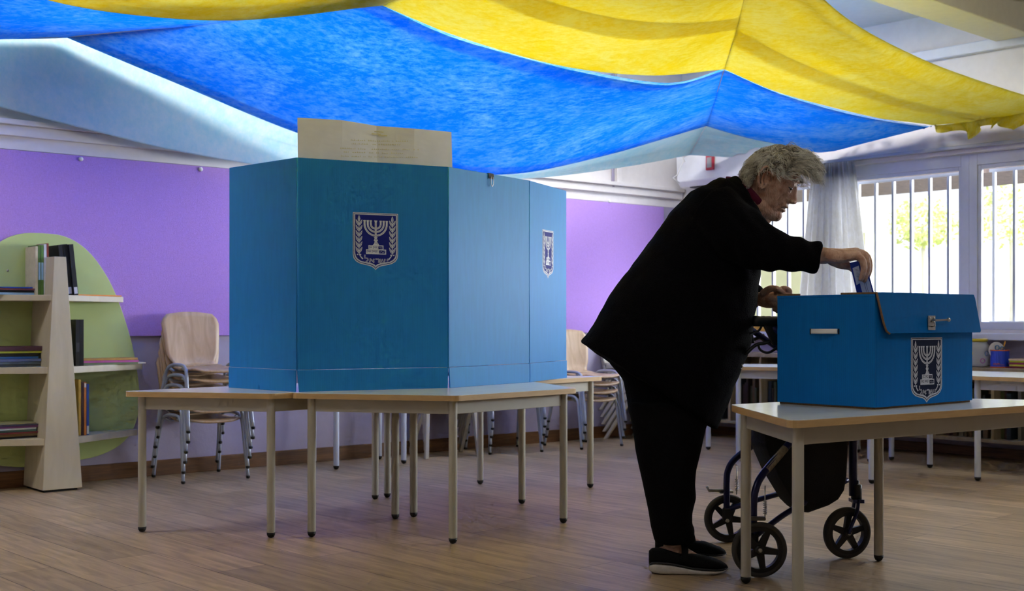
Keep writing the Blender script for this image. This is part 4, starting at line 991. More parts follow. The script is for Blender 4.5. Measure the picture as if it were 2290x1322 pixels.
# ================================================================ low bookcases under the windows
M_shelfw = wood('low_bookcase_wood', srgb(140, 124, 98), srgb(162, 146, 118), 3, (4, 4, 1), .5)
def low_case(s_0, s_1, zb_, zt_, lab, nb, seed):
    dp = .25
    t = thing('low_bookcase', lab, 'bookcase', rs((s_0+s_1)/2, .14, zb_))
    MB().obox(rs(s_0-.0, .022, zt_-.03), DR*(s_1-s_0), NR*(dp+.02), ZV*.03).build('top_board', M_shelfw, t, bevel=.003)
    MB().obox(rs(s_0, .022, zb_), DR*(s_1-s_0), NR*dp, ZV*.022).build('bottom_board', M_shelfw, t, bevel=.002)
    MB().obox(rs(s_0, .022, zb_+.022), DR*(s_1-s_0), NR*.008, ZV*(zt_-zb_-.052)).build('back_panel', M_shelfw, t)
    n_ = nb
    for k in range(n_+1):
        ss = s_0+(s_1-s_0-.02)*k/n_
        MB().obox(rs(ss, .031, zb_+.0225), DR*.02, NR*(dp-.01), ZV*(zt_-zb_-.053)).build('divider', M_shelfw, t, bevel=.001)
    rnd = random.Random(seed); cols = [(60, 66, 46), (46, 32, 28), (84, 66, 44), (36, 46, 54), (110, 102, 90), (58, 24, 24), (30, 31, 30), (74, 80, 44)]
    for k in range(n_):
        w_bay = (s_1-s_0-.02)/n_-.02; x = s_0+(s_1-s_0-.02)*k/n_+.024; end = x+w_bay*.86-.02
        while x < end:
            w_ = rnd.uniform(.014, .034); h_ = rnd.uniform(.24, .34)*min(1, (zt_-zb_)/.46)
            if rnd.random() < .8:
                o = rs(x, dp-rnd.uniform(.03, .07), zb_+.0228)
                book(o, DR*w_, -NR*.15, ZV*h_, rnd.choice(cols), 'dim-spined book standing in the low bookcase %s' % ('at the right, under the windows' if seed == 1 else 'behind the person, under the window'), 'books in the low bookcase %d' % seed if False else ('books in the right low bookcase' if seed == 1 else 'books in the low bookcase behind the person'))
            x += w_+.003
sa = sof(1900)
low_case(sa+.01, sa+2.3, .113, .57, 'low wooden bookcase under the windows at the right, jar on its top', 6, 1)
low_case(.12, sa, .113, .63, 'taller low bookcase under the left window, behind the person', 5, 2)
# things on the low bookcase
def topat(px, off): return rs(sof(px, off), off, .5705)
c = topat(2183, .17); M_gl = bpy.data.materials.new('jar_glass'); M_gl.use_nodes = True
b_ = M_gl.node_tree.nodes['Principled BSDF']; b_.inputs['Roughness'].default_value = .08; b_.inputs['Base Color'].default_value = (.8, .84, .84, 1); b_.inputs['Transmission Weight'].default_value = .55
jar = thing('jar', 'glass jar with a yellow lid and painted flowers beside the ballot box', 'jar', c)
MB().lathe(c, [(.060, 0), (.079, .006), (.081, .015), (.081, .115), (.076, .135), (.064, .150), (.064, .156)], 32).build('body', M_gl, jar, smooth=True)
MB().lathe(c+ZV*.1565, [(.067, 0), (.069, .003), (.069, .016), (.064, .019)], 32).build('lid', mat('gold_lid', srgb(176, 158, 40), .3, .3), jar, smooth=True)
for ang, zz_, col in ((-2.35, .085, (200, 180, 60)), (-1.45, .04, (180, 90, 170)), (-1.1, .085, (90, 130, 170))):
    d = V((math.cos(ang), math.sin(ang), 0)); tt = V((-d.y, d.x, 0)); pts = [c+d*.0818+tt*.014*math.cos(a)+ZV*(zz_+.014*math.sin(a)) for a in (2*PI*k/14 for k in range(15))]
    MB().tube(pts, .0022, 6).build('painted_flower', mat('paint%d' % int(ang*100), srgb(*col), .5), jar, smooth=True)
c = topat(2236, .17)
cup = thing('pencil_cup', 'blue pencil cup with orange rims holding scissors, beside the jar', 'pencil cup', c)
M_cb = mat('cup_blue', srgb(36, 70, 196), .4); M_co = mat('cup_orange', srgb(220, 100, 40), .5)
MB().lathe(c+ZV*.004, [(.053, 0), (.055, .002), (.055, .10), (.052, .10), (.052, .004), (.001, .004)], 28).build('body', M_cb, cup, smooth=False)
for z_ in (0, .102): MB().lathe(c+ZV*z_, [(.0555, 0), (.057, .002), (.057, .005), (.0545, .007)] if z_ == 0 else [(.052, 0), (.057, .0), (.057, .006), (.052, .006)], 28, caps=z_ == 0).build('rim', M_co, cup, smooth=True)
lg_ = MB(); vd = (V((0,0,0))-V((c.x, c.y, 0))).normalized(); tt = V((-vd.y, vd.x, 0))*-1
pts = [(-.042, .028), (-.036, .036), (-.030, .028), (-.024, .036), (-.018, .028), (-.012, .036), (-.006, .032), (.0, .034)]
def cyl(x, z): 
    a = x/.0558; return c+vd*.0558*math.cos(a)+tt*.0558*math.sin(a)*-1+ZV*z
lg_.tube([cyl(x, z-.008) for x, z in pts], .0018, 6).tube([cyl(-.042+.01*k, .018) for k in range(8)], .001, 6)
lg_.build('lettering', M_co, cup, smooth=True)
sc_ = thing('scissors', 'blue-handled scissors standing in the blue pencil cup', 'scissors', c+ZV*.006)
h_ = c+vd*.0+tt*.0+ZV*.118
MB().tube([h_+V((.012*math.cos(a)-.016, 0, .014*math.sin(a)+.004)) for a in (2*PI*k/16 for k in range(17))], .003, 8).tube([h_+V((.012*math.cos(a)+.014, 0, .010*math.sin(a)-.001)) for a in (2*PI*k/16 for k in range(17))], .003, 8).build('grip', mat('scissor_blue', srgb(60, 120, 170), .4), sc_, smooth=True)
MB().tube([h_+V((-.008, 0, -.008)), c+V((.006, 0, .012))], .003, 6).tube([h_+V((.008, 0, -.010)), c+V((-.004, 0, .012))], .003, 6).build('blade', M_steel, sc_)
pe = MB().tube([c+V((-.01, .0, .012)), c+V((.035, .01, .15))], .0042, 6).tube([c+V((.035, .01, .15)), c+V((.0385, .011, .165))], [.004, .0008], 6).build('pencil', mat('pencil_orange', srgb(214, 150, 40), .5)); tag(pe, 'orange pencil sticking out of the blue cup', 'pencil')
dk = c+V((-.015, .012, .105)); di = MB().lathe(dk, [(.052, 0), (.052, .0012)], 36, (.1, -1, .1)).build('disc', mat('pale_disc', srgb(214, 212, 214), .3), smooth=False); tag(di, 'round white disc standing in the blue pencil cup', 'disc')
z_ = .5705
for k, (tk, col, nm) in enumerate(((.012, (120, 30, 50), 'crimson book, bottom of the pile right of the pencil cup'), (.011, (196, 196, 60), 'yellow book second from the bottom, right of the pencil cup'), (.012, (136, 40, 70), 'dark pink book in the pile right of the pencil cup'), (.011, (170, 180, 40), 'olive yellow book near the top of the pile right of the cup'), (.012, (214, 190, 160), 'cream book topping the pile right of the pencil cup'))):
    a = rs(sof(2259, .20)+.004*(k % 2), .22, z_); book(a, ZV*(tk-.0008), -NR*.15, DR*.22, col, nm, 'books piled beside the pencil cup'); z_ += tk
# ================================================================ the person
def skin_mat():
    m = bpy.data.materials.new('skin'); m.use_nodes = True; nt = m.node_tree; b = nt.nodes['Principled BSDF']
    b.inputs['Roughness'].default_value = .5; b.inputs['Subsurface Weight'].default_value = .12; b.inputs['Subsurface Radius'].default_value = (.01, .004, .002); b.inputs['Specular IOR Level'].default_value = .4
    geo = nt.nodes.new('ShaderNodeNewGeometry')
    n = nt.nodes.new('ShaderNodeTexNoise'); n.inputs['Scale'].default_value = 34; n.inputs['Detail'].default_value = 8
    nt.links.new(geo.outputs['Position'], n.inputs['Vector'])
    r = nt.nodes.new('ShaderNodeValToRGB'); r.color_ramp.elements[0].position = .32; r.color_ramp.elements[1].position = .66
    r.color_ramp.elements[0].color = (*srgb(184, 134, 106), 1); r.color_ramp.elements[1].color = (*srgb(228, 190, 164), 1)
    nt.links.new(n.outputs['Fac'], r.inputs['Fac']); nt.links.new(r.outputs['Color'], b.inputs['Base Color'])
    mp = nt.nodes.new('ShaderNodeMapping'); mp.inputs['Scale'].default_value = (1.5, 1, .55); mp.inputs['Rotation'].default_value = (0, .7, 0)
    nt.links.new(geo.outputs['Position'], mp.inputs['Vector'])
    n3 = nt.nodes.new('ShaderNodeTexNoise'); n3.inputs['Scale'].default_value = 95; n3.inputs['Detail'].default_value = 5; n3.inputs['Distortion'].default_value = 1.6
    nt.links.new(mp.outputs['Vector'], n3.inputs['Vector'])
    wv = nt.nodes.new('ShaderNodeTexWave'); wv.inputs['Scale'].default_value = 38; wv.inputs['Distortion'].default_value = 9; wv.inputs['Detail'].default_value = 3; wv.inputs['Detail Scale'].default_value = 1.2
    mp2 = nt.nodes.new('ShaderNodeMapping'); mp2.inputs['Rotation'].default_value = (.3, -.5, .4); nt.links.new(geo.outputs['Position'], mp2.inputs['Vector']); nt.links.new(mp2.outputs['Vector'], wv.inputs['Vector'])
    ad = nt.nodes.new('ShaderNodeMath'); ad.operation = 'MULTIPLY_ADD'; ad.inputs[1].default_value = .22
    nt.links.new(wv.outputs['Fac'], ad.inputs[0]); nt.links.new(n3.outputs['Fac'], ad.inputs[2])
    bp = nt.nodes.new('ShaderNodeBump'); bp.inputs['Strength'].default_value = .5; bp.inputs['Distance'].default_value = .006
    nt.links.new(ad.outputs[0], bp.inputs['Height']); nt.links.new(bp.outputs['Normal'], b.inputs['Normal'])
    return m
M_skin = skin_mat()
M_coat = mat('black_wool', (.0022, .0022, .003), .92, noise_amt=.3, scale=120, bump=.7, bscale=260, spec=.08)
M_trou = mat('black_trouser', (.003, .003, .0035), .9, noise_amt=.2, scale=80, bump=.3, bscale=200, spec=.08)
M_mar = mat('maroon_knit', srgb(96, 12, 48), .9, bump=.4, bscale=300)
HS = 1.13
HC_ = P(1719, 407, 4.28)
HM = Matrix.Translation(HC_) @ Matrix.Rotation(math.radians(-18), 4, 'Z') @ Matrix.Rotation(math.radians(30), 4, 'Y') @ Matrix.Scale(HS, 4)
def H(x, y, z): return HM @ V((x, y, z))
_k = .74
lev = [(a, b, c*_k if c < 0 else c, d) for a, b, c, d in [(.108, .012, -.016, .012), (.104, .026, -.034, .025), (.094, .044, -.058, .042), (.076, .062, -.080, .057), (.055, .076, -.091, .067), (.03, .084, -.098, .075), (.008, .081, -.095, .073), (-.015, .081, -.086, .069), (-.035, .082, -.072, .065), (-.055, .080, -.052, .059), (-.075, .077, -.032, .050), (-.090, .070, -.012, .036), (-.100, .052, .008, .020)]]
def lint(z):
    for a, b in zip(lev, lev[1:]):
        if a[0] >= z >= b[0]:
            t = (a[0]-z)/(a[0]-b[0]); return [a[i]*(1-t)+b[i]*t for i in range(1, 4)]
    return list(lev[-1][1:])
def G(a, s): return math.exp(-(a/s)**2)
def face_bump(y, z):
    ay = abs(y); d = 0
    nz = [(.038, .0), (.028, .004), (.014, .010), (.000, .018), (-.012, .0255), (-.019, .0255), (-.0245, .017), (-.029, .004), (-.033, .0)]
    for (a, h1), (b, h2) in zip(nz, nz[1:]):
        if a >= z >= b: d += (h1+(h2-h1)*(a-z)/(a-b))*G(y, .0085+.0065*min(1, max(0, (.03-z)/.045)))
    d += -.008*G(z-.036, .010)*G(y, .022)
    d += .011*G(ay-.0145, .006)*G(z+.019, .007)
    d += -.011*G(ay-.033, .016)*G(z-.022, .012)
    d += .006*G(ay-.030, .022)*G(z-.043, .007)
    d += .005*G(ay-.045, .014)*G(z+.004, .012)
    d += .006*G(y, .030)*G(z+.046, .016)+.006*G(y, .024)*G(z+.040, .006)+.006*G(y, .021)*G(z+.056, .006)-.008*G(y, .026)*G(z+.0475, .0022)
    d += .011*G(y, .020)*G(z+.082, .012)
    lx = .018+(-.018-z)*.55
    if -.065 < z < -.012: d += -.0035*G(ay-lx, .004)
    d += .006*G(ay-.044, .014)*G(z+.066, .014)
    d += .0012*math.sin(z*900)*G(z-.062, .018)
    if ay > .018 and z < .012:
        for k in range(4): d += -.0026*G(ay-(.034+.0085*k)-(-.030-z)*.35-.0015*math.sin(z*260+k), .0016)*G(z+.030, .022)
    for k in range(3): d += -.0016*G(z-.020-(ay-.05)*(.5-.5*k), .0013)*G(ay-.056, .009)
    return d
def head_rings():
    rings = []
    N = 120; zs = [lev[0][0]+(lev[-1][0]-lev[0][0])*k/110 for k in range(111)]
    for z in zs:
        f, b, w = lint(z); r = []
        for k in range(N):
            a = 2*PI*k/N; c, s = math.cos(a), math.sin(a)
            x = math.copysign(abs(c)**.88, c)*(f if c > 0 else -b); y = math.copysign(abs(s)**.92, s)*w
            if c > .0: x += face_bump(y, z)*min(1, c*2.2)
            r.append(H(x, y, z))
        rings.append(r)
    return rings
body = MB()
body.loft(head_rings()[::-1])
# eyelid bulges
for sy in (-1, 1):
    body.ball(H(.0655, sy*.032, .0235), .0145*HS, 16, 12)
    body.capsule([H(.070, sy*.020, .006), H(.0745, sy*.032, .003), H(.066, sy*.045, .007)], [.004, .0052, .004], 8)
# jowls and the soft throat under the jaw
body.capsule([P(1733, 479, 4.265), P(1716, 474, 4.258), P(1698, 460, 4.258)], [.024, .033, .040], 16)
body.capsule([P(1735, 482, 4.30), P(1715, 474, 4.30), P(1695, 462, 4.30)], [.022, .036, .045], 16)
# ears
for sy in (-1, 1):
    Y_ = lambda d: sy*(.072+d*1.25)
    hel = [(.012, Y_(.002), .004), (.013, Y_(.008), .018), (.006, Y_(.013), .031), (-.008, Y_(.017), .036), (-.020, Y_(.018), .028), (-.024, Y_(.018), .012), (-.020, Y_(.016), -.006), (-.010, Y_(.012), -.022), (.002, Y_(.008), -.031), (.008, Y_(.004), -.024), (.008, Y_(.003), -.012)]
    hp_ = spline([H(*p_) for p_ in hel], 26)
    body.capsule(hp_, [.0047]*26, 8)
    ah = spline([H(.004, Y_(.006), .022), H(-.010, Y_(.010), .022), H(-.013, Y_(.010), .006), H(-.006, Y_(.008), -.012), H(.0, Y_(.007), -.020)], 16)
    body.capsule(ah, [.0036]*16, 8)
    body.ball(H(.0, Y_(.006), -.026), (.009, .0055, .010), 12, 8)
    body.capsule([H(-.014, Y_(.004), .02), H(-.010, Y_(.004), -.01), H(.0, Y_(.002), -.022)], [.006, .006, .005], 8)
# neck and trunk
def C3(px, py, D): return P(px, py, D)
body.capsule([H(-.018, 0, -.035), H(-.02, 0, -.085), C3(1675, 470, 4.29), C3(1640, 480, 4.3)], [.058, .056, .066, .08], 20)
body.capsule([H(.045, 0, -.085), H(.015, 0, -.098), C3(1700, 480, 4.28)], [.030, .040, .045], 16)
body.capsule([C3(1645, 465, 4.3), C3(1590, 520, 4.3), C3(1540, 620, 4.3), C3(1515, 720, 4.3), C3(1508, 770, 4.3)], [.10, .13, .125, .12, .09], 20)
# arms
body.capsule([C3(1620, 470, 4.18), C3(1660, 520, 4.12), C3(1720, 556, 4.04), C3(1790, 568, 4.01), C3(1845, 572, 4.0)], [.055, .05, .042, .034, .027], 14)
body.capsule([C3(1640, 500, 4.46), C3(1640, 590, 4.48), C3(1655, 650, 4.46), C3(1698, 668, 4.41)], [.055, .045, .036, .026], 14)
# legs and feet
for D_, dx, fz in ((4.18, 0, 0), (4.43, 12, 0)):
    zf_ = lambda y: y
    body.capsule([C3(1500+dx, 890, D_+.01), C3(1494+dx, 980, D_+.005), C3(1497+dx, 1080, D_), P(1505+dx, 720+(.85-.11)*FPX/D_, D_)], [.058, .058, .050, .038], 16)
    body.capsule([V((P(1500+dx, 0, D_).x-.03, D_, .055)), V((P(1500+dx, 0, D_).x+.02, D_, .068)), V((P(1500+dx, 0, D_).x+.085, D_, .040)), V((P(1500+dx, 0, D_).x+.14, D_, .032))], [.030, .033, .022, .016], 14)
# right hand, pinching the envelope (dimensions follow the photo's knuckles)
def hand_chain(pts, rr): body.capsule(spline([P(*p_) for p_ in pts], 14), [rr[0]+(rr[1]-rr[0])*k/13 for k in range(14)], 10)
for dd, y0, r0 in ((-.022, 4, .019), (-.007, 0, .021), (.009, -2, .021), (.024, 0, .018)):
    body.capsule([P(1850, 571, 4.0+dd*.6), P(1885, 572+y0, 4.0+dd), P(1915, 567+y0, 4.0+dd)], [.024, r0, r0*.8], 12)
hand_chain([(1912, 572, 3.976), (1927, 580, 3.968), (1932, 597, 3.966), (1930, 612, 3.968), (1926, 624, 3.972)], (.0135, .0085))
hand_chain([(1914, 565, 3.993), (1934, 574, 3.986), (1940, 594, 3.984), (1938, 612, 3.986), (1933, 627, 3.988)], (.0135, .0085))
hand_chain([(1912, 562, 4.010), (1937, 571, 4.006), (1945, 592, 4.004), (1944, 608, 4.004), (1939, 622, 4.006)], (.0130, .0080))
hand_chain([(1908, 562, 4.027), (1932, 570, 4.026), (1941, 586, 4.024), (1943, 600, 4.022), (1941, 610, 4.02)], (.0115, .0072))
hand_chain([(1862, 583, 4.0), (1882, 592, 4.012), (1900, 596, 4.022), (1913, 607, 4.022), (1921, 617, 4.018)], (.0175, .0085))
# left hand, fingers folded, resting over the walker
for dd, dy, r0 in ((-.020, 6, .018), (-.004, 0, .021), (.012, -3, .019)):
    body.capsule([P(1700, 668, 4.40+dd*.5), P(1722, 667+dy, 4.38+dd), P(1742, 664+dy, 4.36+dd)], [.024, r0+.003, r0], 12)
hand_chain([(1738, 654, 4.34), (1752, 646, 4.33), (1765, 650, 4.33), (1764, 661, 4.33), (1755, 664, 4.33)], (.0125, .0085))
hand_chain([(1742, 664, 4.34), (1757, 662, 4.325), (1766, 671, 4.325), (1760, 681, 4.33), (1750, 680, 4.33)], (.0125, .0085))
hand_chain([(1736, 672, 4.34), (1750, 675, 4.325), (1757, 682, 4.33), (1752, 689, 4.335), (1743, 688, 4.335)], (.012, .0080))
hand_chain([(1726, 680, 4.345), (1740, 684, 4.33), (1748, 690, 4.33), (1742, 696, 4.33), (1732, 692, 4.335)], (.012, .0085))
body.capsule([P(1700, 672, 4.40), P(1718, 676, 4.37), P(1736, 678, 4.345)], [.022, .022, .018], 12)
hand_chain([(1708, 655, 4.36), (1722, 646, 4.34), (1737, 646, 4.325), (1748, 653, 4.32), (1754, 660, 4.32)], (.014, .0085))
person = voxel(body, 'person', .0021, M_skin, None, 4, origin=V((P(1500, 0, 4.3).x, 4.3, .012)))
tag(person, 'grey-haired person in a black coat leaning forward to drop an envelope in the box', 'person')
# eyes
M_eye = mat('eye_dark', srgb(52, 40, 36), .2); M_eyew = mat('eye_white', srgb(190, 180, 172), .3)
for sy in (-1, 1):
    MB().ball(H(.0662, sy*.032, .0170), .0119*HS, 16, 12).build('eye', M_eyew, person, smooth=True)
    MB().ball(H(.0722, sy*.0325, .0122), (.0064*HS,)*3, 12, 8).build('iris', M_eye, person, smooth=True)
for sy in (-1, 1):
    MB().tube(spline([H(.0655, sy*.0445, .0125), H(.0735, sy*.039, .0122), H(.0775, sy*.0325, .0135), H(.0765, sy*.025, .0150), H(.0725, sy*.020, .0160)], 14), [.0005]+[.0013]*12+[.0005], 6).build('eyelashes', M_eye, person, smooth=True)
# mouth line
MB().tube([H(.0745, -.029, -.0505), H(.0808, -.020, -.0492), H(.0850, -.011, -.0480), H(.0855, -.004, -.0477)], .0012, 6).build('mouth_line', mat('mouth_dark', srgb(70, 34, 30), .6), person, smooth=True)
# ---- coat
def section(bp_, fp_, hw, D_, N=44, ex=.82):
    a = P(bp_[0], bp_[1], D_); b = P(fp_[0], fp_[1], D_); c = (a+b)/2; h = (b-a)/2; out = []
    for k in range(N):
        t = 2*PI*k/N; cc, ss = math.cos(t), math.sin(t)
        out.append(c+h*math.copysign(abs(cc)**ex, cc)+V((0, 1, 0))*hw*math.copysign(abs(ss)**ex, ss))
    return out
secs = [((1650, 397), (1682, 446), .060), ((1632, 397), (1690, 474), .095), ((1598, 402), (1702, 494), .155), ((1545, 428), (1712, 515), .198), ((1500, 475), (1710, 548), .210), ((1455, 538), (1702, 588), .205),
        ((1412, 598), (1693, 645), .205), ((1376, 645), (1685, 700), .215), ((1341, 700), (1675, 765), .222), ((1316, 738), (1654, 828), .230), ((1303, 757), (1626, 896), .235), ((1297, 764), (1600, 962), .236)]
coat = MB(); coat.loft([section(a, b, w, 4.3) for a, b, w in secs])
def tapered(pts, n=20):
    sp = spline([P(*p_[:3]) for p_ in pts], n); m = len(pts)-1; rr = []
    for i in range(n):
        u = i/(n-1)*m; k = min(int(u), m-1); t = u-k; rr.append(pts[k][3]*(1-t)+pts[k+1][3]*t)
    return sp, rr
sp, rr = tapered([(1590, 474, 4.17, .100), (1650, 520, 4.10, .098), (1700, 550, 4.05, .078), (1760, 566, 4.02, .060), (1800, 573, 4.005, .055), (1832, 578, 4.0, .053)])
coat.tube(sp, rr, 24)
sp, rr = tapered([(1630, 500, 4.44, .10), (1640, 590, 4.47, .075), (1655, 645, 4.45, .060), (1688, 668, 4.40, .050)])
coat.tube(sp, rr, 20)
co = voxel(coat, 'coat', .007, M_coat, person, 5)
def coat_fn(w, n):
    d = noise.noise(V((w.x*9, w.y*9, w.z*9)))*.007+noise.noise(V((w.x*26+3, w.y*20, w.z*26)))*.0028
    arm = max(0, min(1, (w.x-.62)/.12))*max(0, min(1, (w.z-.98)/.05))
    return d + arm*.0035*math.sin(w.x*95+w.z*40+2*noise.noise(w*12))
warp(co, coat_fn)
zp = MB().tube(spline([P(1690, 600, 4.262), P(1684, 640, 4.255), P(1676, 690, 4.25), P(1671, 750, 4.25), P(1660, 812, 4.24)], 20), .0016, 6).build('zip', mat('zip_brass', srgb(150, 130, 96), .4, .6), person, smooth=True)
pu = P(1656, 814, 4.19); MB().tube([pu, pu-ZV*.012, pu-ZV*.02+V((.006, 0, 0)), pu-ZV*.012+V((.009, 0, 0)), pu+V((.004, 0, 0))], .0014, 6).build('zip_pull', M_steel, person, smooth=True)
# maroon collar
cr_ = []
for k in range(9):
    v = k/8; cen = P(1680-13*v, 447-13*v, 4.29); rad = .069+.010*v+.004*math.sin(v*PI)
    ax = (P(1700, 455, 4.29)-P(1655, 410, 4.29)).normalized(); up_ = V((.64, 0, .77))
    cr_.append([cen+V((0, 1, 0))*rad*math.sin(t)*.98+V((.66, 0, -.75))*rad*1.12*math.cos(t)-V((.75, 0, .66))*.012*(v-.5)*2 for t in (2*PI*j/40 for j in range(40))])
MB().grid(cr_, close=True).build('shirt_collar', M_mar, person, smooth=True, solid=.005)
# ---- trousers
tr = MB()
def hsec(y, xl, xr, hd, D_, N=36):
    a = P(xl, y, D_); b = P(xr, y, D_); c = (a+b)/2; h = (b-a)/2
    return [c+h*math.copysign(abs(math.cos(t))**.85, math.cos(t))+V((0, hd*math.copysign(abs(math.sin(t))**.9, math.sin(t)), 0)) for t in (2*PI*k/N for k in range(N))]
tr.loft([hsec(y, a, b, w, 4.3) for y, a, b, w in ((740, 1400, 1600, .12), (790, 1372, 1622, .17), (810, 1362, 1626, .18), (850, 1394, 1618, .185), (890, 1402, 1604, .185), (930, 1408, 1586, .17))][::-1])
prof = [(900, 1404, 1600), (960, 1414, 1577), (1000, 1420, 1568), (1050, 1430, 1556), (1085, 1437, 1554), (1115, 1444, 1557), (1145, 1451, 1549), (1175, 1456, 1549), (1195, 1461, 1553), (1211, 1465, 1556)]
tr.loft([hsec(y, a, b, .098-.0002*(y-900)*.25, 4.19) for y, a, b in prof][::-1])
tr.loft([hsec(y-(6 if y > 1190 else 0)-14*(y > 1180), a+8, b-2, .096-.0002*(y-900)*.25, 4.42) for y, a, b in prof][::-1])
to = voxel(tr, 'trousers', .007, M_trou, person, 4)
warp(to, lambda w, n: noise.noise(V((w.x*14, w.y*10, w.z*7)))*.006)
# ---- shoes
M_sho = mat('black_shoe_knit', (.006, .006, .007), .85, bump=.4, bscale=400, spec=.15); M_sole = mat('shoe_sole_white', srgb(196, 192, 184), .6, noise_amt=.1, scale=60); M_mid = mat('shoe_midsole_dark', srgb(40, 40, 42), .6)
def shoe(x0, x1, D_, lab):
    L_ = x1-x0; st = [0, .04, .12, .25, .4, .55, .7, .82, .92, .98, 1.0]
    wd = [.018, .028, .034, .034, .033, .038, .043, .042, .032, .018, .006]
    th_ = [.076, .084, .086, .078, .068, .066, .060, .050, .040, .030, .020]
    sh = [.036, .042, .043, .040, .032, .024, .022, .020, .020, .020, .018]
    lift = [.010, .005, .001, .0, .0, .0, .0, .002, .007, .013, .017]
    def ring(i, z0, z1, k=1.0, top=False):
        x = x0+L_*st[i]; w_ = wd[i]*k; out = []
        for j in range(24):
            t = 2*PI*j/24; zz = (z0+z1)/2+(z1-z0)/2*math.copysign(abs(math.sin(t))**(.6 if top else .35), math.sin(t)); out.append(V((x, D_+w_*math.copysign(abs(math.cos(t))**(.75 if top else .5), math.cos(t)), zz)))
        return out
    up = MB().loft([ring(i, sh[i]-.006, th_[i]+(.0), .95, True) for i in range(len(st))]).build('shoe', M_sho, person, smooth=True, label=lab)
    MB().loft([ring(i, lift[i], max(lift[i]+.004, sh[i]-.006)) for i in range(len(st))]).build('sole', M_sole, up, smooth=True)
    MB().loft([ring(i, max(lift[i]+.004, sh[i]-.0065), sh[i]+.001, 1.01) for i in range(len(st))]).build('midsole', M_mid, up, smooth=True)
    xs = x0+L_*.42
    MB().tube(spline([V((xs, D_-.036, .045)), V((xs+.004, D_-.034, .075)), V((xs+.006, D_-.008, .098)), V((xs+.004, D_+.024, .082)), V((xs, D_+.036, .045))], 20), [(.004, .012)]*20, 10).build('strap', M_sho, up, smooth=True)
    return up
shoe(P(1452, 0, 4.16).x, P(1628, 0, 4.16).x, 4.16, 'black shoe with white sole')
shoe(P(1466, 0, 4.42).x, P(1624, 0, 4.42).x, 4.42, 'black shoe with white sole')
# ---- hair
M_h1 = mat('hair_silver', srgb(242, 238, 224), .5, noise_amt=.2, scale=60); M_h2 = mat('hair_grey', srgb(208, 202, 184), .55, noise_amt=.25, scale=60); M_h3 = mat('hair_dark_grey', srgb(140, 132, 114), .6, noise_amt=.3, scale=60)
rnd = random.Random(21)
def scalp(th_, ph):      # th from top, ph around (0 = front)
    n = V((math.sin(th_)*math.cos(ph), math.sin(th_)*math.sin(ph), math.cos(th_)))
    p_ = V((-.004, 0, .022))+V((n.x*(.086 if n.x > 0 else .063), n.y*.073, n.z*.090)); return p_, n
cap = MB(); rows = []
for i in range(34):
    th_ = .02+1.95*i/33; row = []
    for j in range(64):
        ph = 2*PI*j/64; front = max(0, math.cos(ph)); back = max(0, -math.cos(ph))
        lim = 1.20-.25*front+.62*back+.12*math.exp(-((abs(math.sin(ph))-.95)/.2)**2)*0
        t2 = th_/1.97*(lim+.12*back); p_, n = scalp(t2, ph)
        bulge = .006+.003*noise.noise(V((n.x*5, n.y*5, n.z*5)))+.002*noise.noise(n*14)
        edge = min(1, (1.97-th_)/.35+.15); row.append(H(*(p_+n*bulge*edge)))
    rows.append(row)
cap.grid(rows, close=True); b0 = len(cap.v)-64*34; cap.addf([k for k in range(64)][::-1])
hair = cap.build('hair', M_h3, person, smooth=True)
def strand(mb, mi, p_, n, ln, flow, curl, r0):
    pts = []; rad = []; nv_ = noise.noise_vector(p_*26)
    d = (n*(.62 if flow.x > .6 else .42)+flow+nv_*.55+V((rnd.gauss(0, .07), rnd.gauss(0, .07), rnd.gauss(0, .07)))).normalized(); a = d.orthogonal().normalized(); b = d.cross(a)
    ph = noise.noise(p_*34)*9+rnd.uniform(-.35, .35); w = 3.6+1.6*noise.noise(p_*18+V((5, 0, 0)))
    q_ = V(p_); grav = V((.45, 0, -.6)); N = 13; sg = 1 if noise.noise(p_*12+V((9, 9, 0))) > 0 else -1
    for k in range(N):
        t = k/(N-1); d = (d+grav*(.22 if flow.x > .6 else .10)*t+flow*.08).normalized()
        if k: q_ = q_+d*(ln/(N-1))
        cc = curl*min(1, t*1.6); pts.append(H(*(q_+a*cc*math.cos(ph+sg*w*t*1.9)+b*cc*math.sin(ph+sg*w*t*1.9)))); rad.append(r0*(1-.7*t)+.00012)
    mb.cur = mi; mb.tube(pts, rad, 4, caps=False)
hm = MB()
cnt = 0
while cnt < 7500:
    th_ = math.acos(rnd.uniform(-.56, 1)); ph = rnd.uniform(0, 2*PI); p_, n = scalp(th_, ph)
    front = math.cos(ph); side = abs(math.sin(ph))
    lim = 1.06 if front > .72 else (1.14 if front > .50 else (1.50 if front > .1 else (1.85 if front > -.35 else 2.15)))
    if th_ > lim: continue
    if -.026 < p_.x < .018 and side > .6 and p_.z < .034: continue
    if p_.x >= .018 and p_.z < .026: continue
    p_ = p_+n*.009
    if front > .35 and th_ > .30:
        flow = V((.85, n.y*.3, .25)); ln = rnd.uniform(.045, .082); cu_ = rnd.uniform(.007, .012)
    elif front > -.1: flow = V((.15, n.y*.5, -.30)); ln = rnd.uniform(.026, .046); cu_ = rnd.uniform(.004, .008)
    else: flow = V((-.10, n.y*.4, -.85)); ln = rnd.uniform(.026, .046); cu_ = rnd.uniform(.004, .008)
    cn = noise.noise(p_*40)
    mi = 0 if cn+rnd.uniform(-.3, .3) > (-.10 if front > 0 else .08) else (1 if rnd.random() < .75 else 2)
    strand(hm, mi, p_, n, ln, flow, cu_, rnd.uniform(.0005, .00095)); cnt += 1
hm.build('curls', [M_h1, M_h2, M_h3], hair, smooth=True)
eb = MB()
